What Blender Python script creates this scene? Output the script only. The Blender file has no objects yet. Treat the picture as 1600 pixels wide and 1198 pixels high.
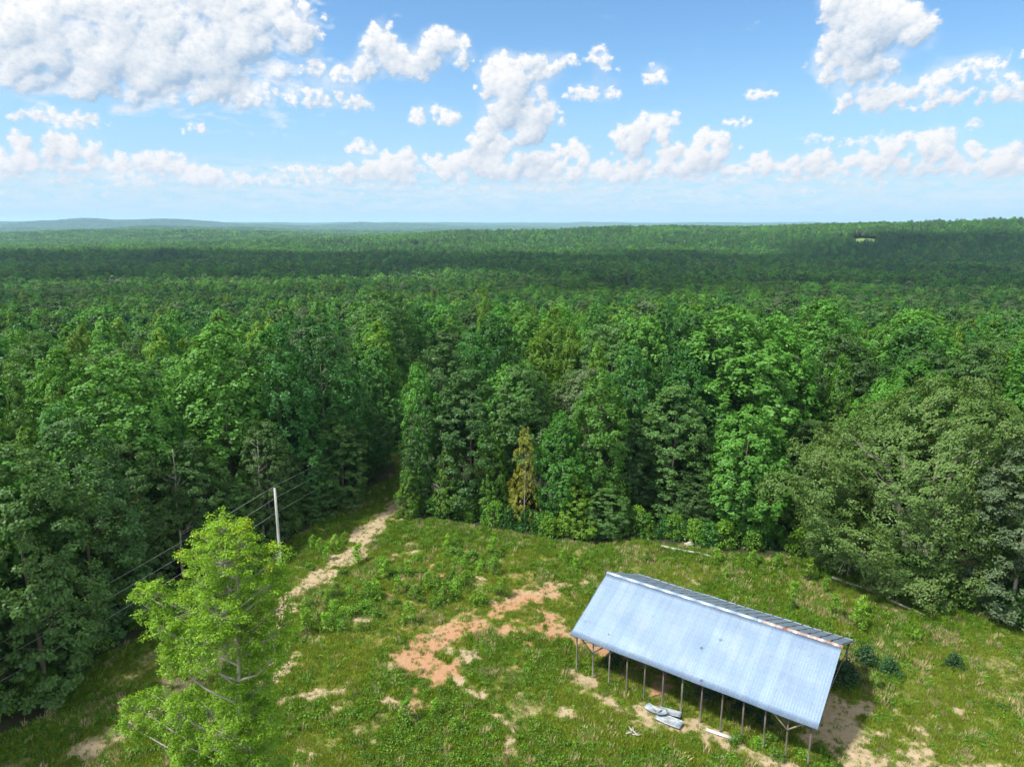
import bpy, math, random
import numpy as np
from mathutils import Vector, noise

C = bpy.context.scene.collection
SC = bpy.context.scene
D2R = math.pi / 180

# ------------------------------------------------------------------ camera
CAM_H, PITCH, FOC = 42.0, 12.74, 1110.0          # metres, degrees down, focal length for a 1600 px wide frame
cam = bpy.data.cameras.new('camera')
cam.sensor_width = 36; cam.lens = 36 * FOC / 1600
cam.clip_start = 0.5; cam.clip_end = 60000
co = bpy.data.objects.new('camera', cam); C.objects.link(co)
co.location = (0, 0, CAM_H); co.rotation_euler = ((90 - PITCH) * D2R, 0, 0)
SC.camera = co

# ------------------------------------------------------------------ exposure
SC.view_settings.view_transform = 'Standard'
SC.view_settings.look = 'None'
SC.view_settings.exposure = 1.0
SC.view_settings.gamma = 1
SC.cycles.max_bounces = 6
SC.cycles.diffuse_bounces = 3
SC.cycles.glossy_bounces = 2
SC.cycles.transmission_bounces = 3
SC.cycles.transparent_max_bounces = 8
SC.cycles.volume_bounces = 0
SC.cycles.use_denoising = True
SC.cycles.denoiser = 'OPENIMAGEDENOISE'
SC.cycles.use_adaptive_sampling = True
SC.cycles.adaptive_threshold = 0.015
SC.cycles.sample_clamp_indirect = 4
SC.render.use_persistent_data = False

# ------------------------------------------------------------------ sun
SUN_EL, SUN_AZ = 56.0, -112.0      # azimuth from +Y towards +X: the sun stands high on the left, a little behind the camera
sl = bpy.data.lights.new('sun', 'SUN'); sl.energy = 5.0; sl.angle = 5 * D2R; sl.color = (1.0, 0.95, 0.86)
so = bpy.data.objects.new('sun', sl); C.objects.link(so)
SUND = Vector((math.sin(SUN_AZ * D2R) * math.cos(SUN_EL * D2R), math.cos(SUN_AZ * D2R) * math.cos(SUN_EL * D2R), math.sin(SUN_EL * D2R)))
so.rotation_euler = SUND.to_track_quat('Z', 'Y').to_euler()
so.location = SUND * 500

# ------------------------------------------------------------------ view helpers
sP, cP = math.sin(PITCH * D2R), math.cos(PITCH * D2R)
def ray(px, py):
    u, v = (px - 800) / FOC, (py - 599) / FOC
    return Vector((u, cP - v * sP, -sP - v * cP))
def ground(px, py, z=0.0):
    d = ray(px, py); t = (z - CAM_H) / d.z
    return (d.x * t, d.y * t)
def at(px, py, Y):
    d = ray(px, py); t = Y / d.y
    return Vector((d.x * t, Y, CAM_H + d.z * t))
def depth_of(Y, z): return Y * cP + (CAM_H - z) * sP
def project(x, y, z):
    dep = y * cP - (z - CAM_H) * sP
    up = y * sP + (z - CAM_H) * cP
    return 800 + FOC * x / dep, 599 - FOC * up / dep

# ------------------------------------------------------------------ node helpers
class NT:
    def __init__(s, tree): s.t = tree; s.n = tree.nodes; s.l = tree.links
    def new(s, typ, **kw):
        nd = s.n.new(typ)
        for k, v in kw.items(): setattr(nd, k, v)
        return nd
    def put(s, sock, v):
        if hasattr(v, 'is_output'): s.l.new(v, sock)
        else: sock.default_value = v
    def math(s, op, a, b=0.0, c=None, clamp=False):
        nd = s.n.new('ShaderNodeMath'); nd.operation = op; nd.use_clamp = clamp
        s.put(nd.inputs[0], a); s.put(nd.inputs[1], b)
        if c is not None: s.put(nd.inputs[2], c)
        return nd.outputs[0]
    def vec(s, op, a, b=(0, 0, 0)):
        nd = s.n.new('ShaderNodeVectorMath'); nd.operation = op
        s.put(nd.inputs[0], a)
        if op == 'SCALE': s.put(nd.inputs['Scale'], b)
        else: s.put(nd.inputs[1], b)
        return nd.outputs['Value'] if op in ('LENGTH', 'DOT_PRODUCT') else nd.outputs['Vector']
    def mix(s, f, a, b, blend='MIX'):
        nd = s.n.new('ShaderNodeMix'); nd.data_type = 'RGBA'; nd.blend_type = blend
        s.put(nd.inputs['Factor'], f)
        s.put(nd.inputs[6], (*a, 1) if isinstance(a, tuple) and len(a) == 3 else a)
        s.put(nd.inputs[7], (*b, 1) if isinstance(b, tuple) and len(b) == 3 else b)
        return nd.outputs[2]
    def smooth(s, x, lo, hi, a=0.0, b=1.0):
        nd = s.n.new('ShaderNodeMapRange'); nd.interpolation_type = 'SMOOTHSTEP'
        s.put(nd.inputs['Value'], x)
        for k, v in (('From Min', lo), ('From Max', hi), ('To Min', a), ('To Max', b)): s.put(nd.inputs[k], v)
        return nd.outputs[0]
    def noise(s, vec, scale, detail=4, rough=0.55, lac=2.0, typ=None, dims='3D'):
        nd = s.n.new('ShaderNodeTexNoise'); nd.noise_dimensions = dims
        if typ: nd.noise_type = typ
        if vec is not None: s.l.new(vec, nd.inputs['Vector'])
        nd.inputs['Scale'].default_value = scale; nd.inputs['Detail'].default_value = detail
        nd.inputs['Roughness'].default_value = rough; nd.inputs['Lacunarity'].default_value = lac
        return nd.outputs['Fac']

def mat_tree(name):
    m = bpy.data.materials.new(name); m.use_nodes = True
    m.node_tree.nodes.clear(); t = NT(m.node_tree)
    out = t.new('ShaderNodeOutputMaterial')
    return m, t, out

SKY_TINT = (.64, .88, 1.02)
CLOUD_K = 0.50
# ------------------------------------------------------------------ sky: physical sky with cumulus
world = bpy.data.worlds.new('World'); SC.world = world; world.use_nodes = True
W = NT(world.node_tree); W.n.clear()
w_out = W.new('ShaderNodeOutputWorld')
sky = W.new('ShaderNodeTexSky'); sky.sky_type = 'NISHITA'; sky.sun_disc = False
sky.sun_elevation = SUN_EL * D2R; sky.sun_rotation = SUN_AZ * D2R
sky.altitude = 200; sky.air_density = 1.0; sky.dust_density = 0.6; sky.ozone_density = 1.6
tc = W.new('ShaderNodeTexCoord')
dirv = W.vec('NORMALIZE', tc.outputs['Generated'])
sx = W.new('ShaderNodeSeparateXYZ'); W.l.new(dirv, sx.inputs[0])
az = W.math('MULTIPLY', W.math('ARCTAN2', sx.outputs[0], sx.outputs[1]), 57.2958)      # degrees, clockwise from +Y
el = W.math('MULTIPLY', W.math('ARCSINE', sx.outputs[2]), 57.2958)
cx_ = W.new('ShaderNodeCombineXYZ'); W.l.new(az, cx_.inputs[0]); W.l.new(el, cx_.inputs[1])
ae = cx_.outputs[0]
# clouds of the day: (az, el, half width, half height, strength) in degrees, from their bearings in the photograph
CL = []
def cl(x, y, rx, ry, s=1.0):
    d = ray(x, y).normalized()
    CL.append((math.degrees(math.atan2(d.x, d.y)), math.degrees(math.asin(d.z)), rx * .047, ry * (.046 if y < 215 else .052), s))
for a in ((60, 95, 190, 60, 1), (210, 100, 150, 60, 1), (330, 95, 110, 62, 1), (150, 140, 230, 34, .9), (320, 140, 110, 28, .9), (20, 180, 120, 18, .8), (420, 60, 70, 60, .8), (380, 15, 110, 40, .9), (250, 25, 160, 36, .9), (80, 20, 150, 34, .9), (480, 45, 40, 30, .6), (598, 75, 36, 40, 1), (610, 108, 60, 36, 1), (548, 120, 34, 20, .9), (492, 111, 28, 18, .9), (695, 88, 48, 44, 1.05),
          (735, 105, 30, 16, .7), (500, 160, 62, 24, .7), (560, 166, 24, 18, .9), (682, 184, 46, 25, 1), (562, 233, 27, 16, .9), (310, 203, 24, 11, .7), (118, 195, 30, 14, .85),
          (815, 108, 68, 34, 1.05), (785, 130, 50, 30, 1), (800, 155, 58, 46, 1), (835, 185, 50, 34, 1), (790, 205, 62, 46, 1), (890, 240, 42, 20, 1), (760, 232, 40, 30, 1), (892, 98, 20, 14, .8),
          (935, 90, 20, 20, .75), (945, 105, 26, 16, .8), (925, 148, 50, 18, .9), (1022, 122, 20, 22, .8), (1190, 148, 27, 14, .85), (1335, 25, 62, 46, 1), (1370, 55, 72, 52, 1.1), (1325, 108, 66, 34, 1),
          (1405, 42, 52, 36, 1), (1300, 30, 26, 22, .8), (1340, 128, 46, 18, .8), (1405, 163, 92, 24, 1), (1370, 150, 46, 18, .9), (1500, 121, 56, 17, .9), (1532, 104, 34, 14, .9), (1560, 152, 56, 20, .9),
          (1590, 130, 40, 16, .8), (1150, 194, 27, 10, .8), (1275, 219, 27, 9, .8), (1375, 218, 24, 11, .8), (1340, 224, 40, 9, .7), (1470, 206, 30, 9, .7), (1522, 196, 14, 12, .6), (1590, 88, 16, 9, .6),
          (80, 232, 66, 22, 1), (30, 255, 50, 24, .9), (220, 258, 70, 20, 1), (130, 262, 50, 16, .8), (320, 278, 66, 20, .95), (262, 243, 34, 9, .7), (400, 285, 50, 12, .8),
          (640, 256, 62, 24, 1), (590, 275, 70, 24, 1), (730, 268, 74, 28, 1), (820, 268, 90, 28, .95), (1030, 192, 44, 22, .95), (1000, 225, 56, 32, .9), (1105, 238, 56, 32, .95), (1060, 262, 100, 26, .9),
          (955, 272, 90, 28, .9), (1205, 262, 66, 24, .9), (1300, 256, 66, 24, .95), (1445, 240, 76, 28, 1), (1400, 265, 90, 20, .9), (1565, 258, 66, 26, 1), (480, 285, 60, 12, .7)): cl(*a)
hin = W.noise(W.vec('MULTIPLY', dirv, (1, 1, 2.2)), 3.2, 5, .6)
him = W.math('MULTIPLY', W.smooth(hin, .40, .54), W.math('MAXIMUM', W.smooth(el, 17, 26), W.math('MULTIPLY', W.smooth(W.math('ABSOLUTE', az), 50, 60), W.smooth(el, 1, 5))))
SKY_K = 0.090
haze_low = W.math('MULTIPLY', W.smooth(el, 14, 0), .62)
base = W.mix(haze_low, W.vec('MULTIPLY', sky.outputs[0], SKY_TINT), (3.0, 4.2, 5.6))
fin = W.mix(him, base, (9.4, 9.6, 9.8))
bg = W.new('ShaderNodeBackground'); W.l.new(fin, bg.inputs[0]); bg.inputs[1].default_value = SKY_K
W.l.new(bg.outputs[0], w_out.inputs[0])
world.cycles.sampling_method = 'MANUAL'; world.cycles.sample_map_resolution = 512

# the belt of cumulus stands on a far dome, 45 km out, right across the view; every cloud is heaped up from round puffs in three sizes
def blur(a, k):
    for ax in (0, 1):
        c = np.cumsum(np.pad(a, [(k + 1, k) if q == ax else (0, 0) for q in (0, 1)], mode='edge'), ax)
        n = a.shape[ax]; a = (np.take(c, range(2 * k + 1, 2 * k + 1 + n), ax) - np.take(c, range(0, n), ax)) / (2 * k + 1)
    return a
def sky_belt():
    ST = .1; azs = np.arange(-52, 52.01, ST); els = np.arange(-1.0, 20.01, ST); nx, ny = len(azs), len(els)
    A, E = np.meshgrid(azs, els); Hh = np.zeros(A.shape); rs = random.Random(6)
    def puff(x, y, r, z):
        i0, i1 = max(0, int((x - r - azs[0]) / ST)), min(nx, int((x + r - azs[0]) / ST) + 2); j0, j1 = max(0, int((y - r - els[0]) / ST)), min(ny, int((y + r - els[0]) / ST) + 2)
        if i1 <= i0 or j1 <= j0: return
        d2 = ((A[j0:j1, i0:i1] - x) ** 2 + ((E[j0:j1, i0:i1] - y)) ** 2) / (r * r)
        h = np.where(d2 < 1, z + r * np.sqrt(np.clip(1 - d2, 0, 1)), 0); np.maximum(Hh[j0:j1, i0:i1], h, out=Hh[j0:j1, i0:i1])
    def heap(a0, e0, ra, re, s):
        n = int(9 + 12 * ra / re)
        for k in range(n):
            u, v = rs.uniform(-1, 1), rs.uniform(-.45, 1)
            if abs(u) ** 2 + max(v, 0) ** 2 > 1: continue
            r = re * rs.uniform(.16, .44) * s * (1 - .35 * abs(u)); x, y = a0 + u * (ra - r * .7), max(e0 + v * (re - r * .8), e0 - re * .5 + r * .3); z = re * rs.uniform(.1, .5)
            puff(x, y, r, z)
            for c in range(7):
                t_ = rs.uniform(-.5, 3.64); r2 = r * rs.uniform(.25, .5); q = rs.uniform(.55, 1.0); x2, y2 = x + math.cos(t_) * r * q, y + math.sin(t_) * r * q; z2 = z + r * (1 - q) * .9; puff(x2, y2, r2, z2)
                for g_ in range(6):
                    t3 = rs.uniform(0, 6.28); puff(x2 + math.cos(t3) * r2 * .85, y2 + math.sin(t3) * r2 * .85, r2 * rs.uniform(.3, .5), z2 + r2 * .3)
    for c in CL: heap(*c)
    for k in range(230):                                               # small far cumuli low down
        e = rs.uniform(.9, 3.9); heap(rs.uniform(-50, 50), e, rs.uniform(.6, 2.4) * (.4 + e * .2), rs.uniform(.14, .34) * (.5 + e * .25), .9)
    for k in range(60): heap(rs.choice((-1, 1)) * rs.uniform(38, 52), rs.uniform(3, 15), rs.uniform(1, 3.5), rs.uniform(.5, 1.4), 1)
    al = np.clip(Hh / .12, 0, 1); al = blur(blur(al, 1), 1)
    gy, gx = np.gradient(blur(Hh, 1), ST); gy2, gx2 = np.gradient(blur(Hh, 5), ST); L = np.array([-.50, .62, .60])
    def lamb(gx, gy, k): return (-gx * k * L[0] - gy * k * L[1] + L[2]) / np.sqrt((gx * k) ** 2 + (gy * k) ** 2 + 1)
    lit = .62 * lamb(gx, gy, .65) + .38 * lamb(gx2, gy2, .9)
    w_ = int(2.6 / ST); cum = np.cumsum(al[::-1], 0)[::-1]; above = cum - np.concatenate([cum[w_:], np.zeros((w_, nx))], 0)      # how much cloud stands above, within 2.6 degrees
    ab = blur(above / w_, 3) * np.interp(E, [0, 4, 16], [.4, .6, 1])
    lit = lit * .62 + .63 - ab * .50
    ar, er = np.radians(A), np.radians(E); Rd = 45000.0
    V = np.stack([np.sin(ar) * np.cos(er) * Rd, np.cos(ar) * np.cos(er) * Rd, np.sin(er) * Rd + CAM_H], 2).reshape(-1, 3)
    i = (np.arange(ny - 1)[:, None] * nx + np.arange(nx - 1)[None, :]).ravel()
    m, t, out = mat_tree('cumulus')
    AT = lambda n: t.new('ShaderNodeAttribute', attribute_name=n).outputs['Fac']
    cxy = t.new('ShaderNodeCombineXYZ'); t.l.new(AT('az'), cxy.inputs[0]); t.l.new(AT('el'), cxy.inputs[1])
    el_ = AT('el'); p1 = t.vec('MULTIPLY', cxy.outputs[0], (1, 1.3, 1))
    n1 = t.noise(p1, 2.2, 7, .66, dims='2D'); n2 = t.noise(p1, .33, 5, .6, dims='2D')
    dens = t.math('MULTIPLY', t.smooth(AT('cover'), .02, .25), t.smooth(t.math('ADD', AT('cover'), t.math('MULTIPLY', t.math('MULTIPLY', t.math('SUBTRACT', n1, .5), t.math('SUBTRACT', 1.2, AT('veil'))), 2.3)), .18, 1.05))
    soft = t.math('MULTIPLY', t.smooth(t.math('ADD', AT('veil'), t.math('MULTIPLY', t.math('SUBTRACT', n2, .5), .9)), .22, .85), t.smooth(el_, 7, 11, .15, .6))
    n3 = t.noise(t.vec('MULTIPLY', p1, (.6, 1.2, 1)), .55, 9, .62, dims='2D')
    soft = t.math('MAXIMUM', soft, t.math('MULTIPLY', t.smooth(t.math('ADD', AT('bank'), t.math('MULTIPLY', t.math('SUBTRACT', n3, .5), 1.9)), .35, .95), .88))
    lown = t.noise(t.vec('MULTIPLY', cxy.outputs[0], (.5, 2.0, 1)), 1.0, 7, .64, dims='2D')
    lowd = t.math('MULTIPLY', t.math('MULTIPLY', t.smooth(lown, .36, .60), t.math('MULTIPLY', t.smooth(el_, .3, 1.2), t.smooth(el_, 5.4, 2.4))), .60)
    dall = t.math('MAXIMUM', t.math('MAXIMUM', dens, soft), lowd)
    dall = t.math('MULTIPLY', dall, t.smooth(el_, 0.0, 4.0, .30, 1.0))
    dall = t.math('MULTIPLY', t.math('MULTIPLY', dall, t.smooth(el_, 19.8, 17.5)), t.smooth(t.math('ABSOLUTE', AT('az')), 51.5, 47))
    lt = t.math('ADD', AT('light'), t.math('MULTIPLY', t.math('SUBTRACT', n1, .5), .55))
    lt = t.math('ADD', lt, t.math('MULTIPLY', t.math('SUBTRACT', n2, .5), .55), clamp=True)
    cc = t.mix(lt, (.40, .55, .73), (1.03, 1.03, 1.03))
    cc = t.mix(t.smooth(el_, 7, 1, 0, .45), cc, (.84, .84, .90))
    em = t.new('ShaderNodeEmission'); t.l.new(cc, em.inputs[0]); em.inputs[1].default_value = CLOUD_K
    tp = t.new('ShaderNodeBsdfTransparent'); mx = t.new('ShaderNodeMixShader'); t.l.new(dall, mx.inputs[0]); t.l.new(tp.outputs[0], mx.inputs[1]); t.l.new(em.outputs[0], mx.inputs[2]); t.l.new(mx.outputs[0], out.inputs[0])
    m.cycles.emission_sampling = 'NONE'
    o = link('sky', np_mesh('sky', V, np.stack([i, i + 1, i + nx + 1, i + nx], 1), (m,), {'bank': np.exp(-((A + 27) / 13.5) ** 4 - ((E - 12.5) / 5.6) ** 4).ravel(), 'cover': al.ravel(), 'veil': blur(al, 9).ravel(), 'light': lit.ravel(), 'az': A.ravel(), 'el': E.ravel()}, smooth=True))
    tag(o, kind='structure')

# ------------------------------------------------------------------ numpy helpers
def vnoise(x, y, scale, seed, octaves=3):
    x = np.asarray(x, float); y = np.asarray(y, float); tot = np.zeros(np.broadcast(x, y).shape); amp, nrm = 1.0, 0.0
    tab = np.random.default_rng(seed).random((256, 256))
    for o in range(octaves):
        X, Y = x / scale * 2 ** o + 17.3 * o, y / scale * 2 ** o + 5.1 * o
        ix, iy = np.floor(X).astype(int), np.floor(Y).astype(int); fx, fy = X - ix, Y - iy
        fx, fy = fx * fx * (3 - 2 * fx), fy * fy * (3 - 2 * fy)
        g = lambda a, b: tab[a & 255, b & 255]
        v = (g(ix, iy) * (1 - fx) + g(ix + 1, iy) * fx) * (1 - fy) + (g(ix, iy + 1) * (1 - fx) + g(ix + 1, iy + 1) * fx) * fy
        tot += v * amp; nrm += amp; amp *= .5
    return tot / nrm
def sstep(a, b, x):
    t = np.clip((np.asarray(x, float) - a) / (b - a), 0, 1); return t * t * (3 - 2 * t)
def in_poly(x, y, poly):
    x = np.asarray(x, float); y = np.asarray(y, float); c = np.zeros(x.shape, bool); n = len(poly)
    for i in range(n):
        x1, y1 = poly[i]; x2, y2 = poly[(i + 1) % n]
        if y1 == y2: continue
        c ^= ((y1 > y) != (y2 > y)) & (x < (x2 - x1) * (y - y1) / (y2 - y1) + x1)
    return c
def seg_dist(x, y, pts):
    d = np.full(np.shape(x), 1e9)
    for (x1, y1), (x2, y2) in zip(pts[:-1], pts[1:]):
        vx, vy = x2 - x1, y2 - y1; L = vx * vx + vy * vy + 1e-9
        t = np.clip(((x - x1) * vx + (y - y1) * vy) / L, 0, 1)
        d = np.minimum(d, np.hypot(x - x1 - t * vx, y - y1 - t * vy))
    return d
def np_mesh(name, V, F, mats=(), attrs=None, smooth=False, mi=None):
    V = np.asarray(V, np.float32); F = np.asarray(F, np.int32)
    me = bpy.data.meshes.new(name)
    me.vertices.add(len(V)); me.vertices.foreach_set('co', V.ravel())
    if len(F):
        k = F.shape[1]
        me.loops.add(F.size); me.loops.foreach_set('vertex_index', F.ravel())
        me.polygons.add(len(F)); me.polygons.foreach_set('loop_start', np.arange(0, F.size, k, dtype=np.int32))
        me.update(calc_edges=True)
        if smooth: me.polygons.foreach_set('use_smooth', np.ones(len(F), bool))
        if mi is not None: me.polygons.foreach_set('material_index', np.asarray(mi, np.int32))
    for m in mats: me.materials.append(m)
    for k, v in (attrs or {}).items():
        a = me.attributes.new(k, 'FLOAT', 'POINT'); a.data.foreach_set('value', np.asarray(v, np.float32))
    me.update()
    return me
def link(name, me, parent=None, loc=None):
    o = bpy.data.objects.new(name, me); C.objects.link(o)
    if parent is not None: o.parent = parent
    if loc is not None: o.location = loc
    return o
def tag(o, label=None, cat=None, group=None, kind=None):
    for k, v in (('label', label), ('category', cat), ('group', group), ('kind', kind)):
        if v: o[k] = v
    return o
def empty(name, loc, rz=0.0, s=(1, 1, 1)):
    o = bpy.data.objects.new(name, None); C.objects.link(o); o.location = loc; o.rotation_euler = (0, 0, rz); o.scale = s
    o.empty_display_size = .5
    return o
class MB:                                     # collects vertices and quads
    def __init__(s): s.v = []; s.f = []
    def box(s, c, d, R=None):
        c = Vector(c); i = len(s.v)
        for z in (-.5, .5):
            for y in (-.5, .5):
                for x in (-.5, .5):
                    p = Vector((x * d[0], y * d[1], z * d[2]))
                    s.v.append(tuple(c + (R @ p if R else p)))
        for q in ((0, 2, 3, 1), (4, 5, 7, 6), (0, 1, 5, 4), (2, 6, 7, 3), (0, 4, 6, 2), (1, 3, 7, 5)): s.f.append(tuple(i + k for k in q))
    def beam(s, a, b, w, h=None, up=(0, 0, 1)):
        a, b = Vector(a), Vector(b); d = (b - a); L = d.length; d.normalize(); h = h or w
        x = d.cross(Vector(up))
        if x.length < 1e-3: x = Vector((1, 0, 0))
        x.normalize(); y = x.cross(d); i = len(s.v)
        for p in (a, b):
            for sx_, sy_ in ((-1, -1), (1, -1), (1, 1), (-1, 1)): s.v.append(tuple(p + x * sx_ * w / 2 + y * sy_ * h / 2))
        for q in ((0, 1, 2, 3), (7, 6, 5, 4), (0, 4, 5, 1), (1, 5, 6, 2), (2, 6, 7, 3), (3, 7, 4, 0)): s.f.append(tuple(i + k for k in q))
    def tube(s, pts, rad, n=6):
        pts = [Vector(p) for p in pts]; i0 = len(s.v)
        for k, p in enumerate(pts):
            d = (pts[min(k + 1, len(pts) - 1)] - pts[max(k - 1, 0)]).normalized()
            x = d.cross(Vector((0, .3, 1)) if abs(d.z) < .9 else Vector((1, .2, 0))).normalized(); y = d.cross(x)
            r = rad[k] if hasattr(rad, '__len__') else rad
            for j in range(n):
                a = 2 * math.pi * j / n; s.v.append(tuple(p + x * math.cos(a) * r + y * math.sin(a) * r))
        for k in range(len(pts) - 1):
            for j in range(n): s.f.append((i0 + k * n + j, i0 + k * n + (j + 1) % n, i0 + (k + 1) * n + (j + 1) % n, i0 + (k + 1) * n + j))
        for base in (i0, i0 + (len(pts) - 1) * n):      # caps, as quads round a centre
            c = len(s.v); s.v.append(tuple(sum((Vector(s.v[base + j]) for j in range(n)), Vector()) / n))
            for j in range(0, n, 2): s.f.append((base + j, base + (j + 1) % n, base + (j + 2) % n, c))
    def mesh(s, name, m, smooth=False): return np_mesh(name, s.v, s.f, (m,), smooth=smooth)
    def build(s, name, m, parent=None, smooth=False): return link(name, s.mesh(name, m, smooth), parent)

sky_belt()

# ------------------------------------------------------------------ materials
def leaf_mat(name, c1, c2, c3=None, trans=.32, gloss=.018, rand_val=.35, var=.60):
    """c1..c2 vary from plant to plant, c3 is the young or turning leaf here and there"""
    m, t, out = mat_tree(name)
    oi = t.new('ShaderNodeObjectInfo'); at_ = t.new('ShaderNodeAttribute', attribute_name='tint')
    tint = at_.outputs['Fac']
    col = t.mix(oi.outputs['Random'], c1, c2)
    if c3: col = t.mix(t.smooth(tint, .72, 1.0, 0, .8), col, c3)
    br = t.math('ADD', 1 - rand_val / 2, t.math('MULTIPLY', tint, rand_val))
    wn = t.new('ShaderNodeTexWhiteNoise', noise_dimensions='1D'); t.l.new(t.math('MULTIPLY', oi.outputs['Random'], 77.7), wn.inputs['W'])
    br = t.math('MULTIPLY', br, t.math('ADD', 1 - var / 2, t.math('MULTIPLY', wn.outputs['Value'], var)))
    sc = t.vec('SCALE', col, br)
    d = t.new('ShaderNodeBsdfDiffuse'); t.l.new(sc, d.inputs[0])
    tr = t.new('ShaderNodeBsdfTranslucent'); t.l.new(t.vec('MULTIPLY', sc, (1.25, 1.2, .6)), tr.inputs[0])
    g = t.new('ShaderNodeBsdfGlossy'); g.inputs['Roughness'].default_value = .5; g.inputs[0].default_value = (.9, .95, 1, 1)
    m1 = t.new('ShaderNodeMixShader'); m1.inputs[0].default_value = trans; t.l.new(d.outputs[0], m1.inputs[1]); t.l.new(tr.outputs[0], m1.inputs[2])
    m2 = t.new('ShaderNodeMixShader'); m2.inputs[0].default_value = gloss; t.l.new(m1.outputs[0], m2.inputs[1]); t.l.new(g.outputs[0], m2.inputs[2])
    t.l.new(m2.outputs[0], out.inputs[0])
    return m
def rough_mat(name, ca, cb, scale=3.0, rough=.85, metallic=0.0, bump=0.3, stretch=(1, 1, 1)):
    m, t, out = mat_tree(name)
    g = t.new('ShaderNodeTexCoord'); v = t.vec('MULTIPLY', g.outputs['Object'], stretch)
    n = t.noise(v, scale, 5, .6)
    p = t.new('ShaderNodeBsdfPrincipled'); t.l.new(t.mix(t.smooth(n, .3, .7), ca, cb), p.inputs['Base Color'])
    p.inputs['Roughness'].default_value = rough; p.inputs['Metallic'].default_value = metallic
    if bump:
        b = t.new('ShaderNodeBump'); b.inputs['Strength'].default_value = bump; b.inputs['Distance'].default_value = .02
        t.l.new(t.noise(v, scale * 4, 4), b.inputs['Height']); t.l.new(b.outputs[0], p.inputs['Normal'])
    t.l.new(p.outputs[0], out.inputs[0])
    return m
M = {}
M['poplar'] = leaf_mat('poplar_leaves', (.054, .190, .020), (.095, .245, .024), (.12, .27, .05))
M['poplar_dark'] = leaf_mat('dark_poplar_leaves', (.034, .130, .020), (.052, .165, .022), (.06, .17, .03))
M['bright'] = leaf_mat('vivid_poplar_leaves', (.085, .235, .030), (.105, .265, .032), (.15, .30, .06), rand_val=.45, var=.15)
M['gum'] = leaf_mat('sweetgum_leaves', (.075, .195, .016), (.125, .235, .016), (.17, .25, .02))
M['oak'] = leaf_mat('oak_leaves', (.050, .125, .026), (.072, .150, .030), (.09, .15, .04), trans=.25)
M['grey'] = leaf_mat('grey_green_leaves', (.085, .135, .060), (.100, .150, .060), (.13, .16, .08), trans=.2)
M['olive'] = leaf_mat('olive_leaves', (.115, .210, .040), (.125, .222, .042), (.18, .17, .06), trans=.22)
M['pine'] = leaf_mat('pine_needles', (.042, .140, .022), (.075, .185, .028), None, trans=.15, gloss=.01)
M['yellow'] = leaf_mat('yellow_leaves', (.29, .31, .030), (.31, .33, .04), (.36, .32, .05), trans=.35)
M['lime'] = leaf_mat('lime_leaves', (.150, .285, .012), (.160, .29, .014), (.32, .32, .015), trans=.42, rand_val=.5)
M['weed'] = leaf_mat('weed_leaves', (.085, .21, .018), (.14, .28, .02), (.20, .32, .03), trans=.35)
M['sapling'] = leaf_mat('sapling_leaves', (.13, .29, .018), (.17, .33, .022), (.24, .36, .03), trans=.4)
M['bush_dark'] = leaf_mat('dark_bush_leaves', (.020, .065, .024), (.032, .095, .026), None, trans=.2)
M['grass'] = leaf_mat('grass_blades', (.150, .250, .014), (.230, .300, .026), (.30, .29, .08), trans=.35)
M['grass_dark'] = leaf_mat('lush_grass_blades', (.080, .185, .010), (.125, .225, .012), None, trans=.35)
M['straw'] = leaf_mat('straw', (.38, .34, .17), (.50, .42, .22), None, trans=.25)
M['bark'] = rough_mat('bark', (.16, .13, .10), (.09, .075, .055), 3, stretch=(1, 1, .2))
M['bark_pale'] = rough_mat('pale_bark', (.36, .33, .28), (.24, .21, .17), 3, stretch=(1, 1, .3))
M['wood'] = rough_mat('weathered_wood', (.20, .18, .16), (.12, .105, .09), 4, stretch=(1, 1, .1))
M['wood_pale'] = rough_mat('grey_dead_wood', (.42, .39, .34), (.30, .27, .22), 3)

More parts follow.
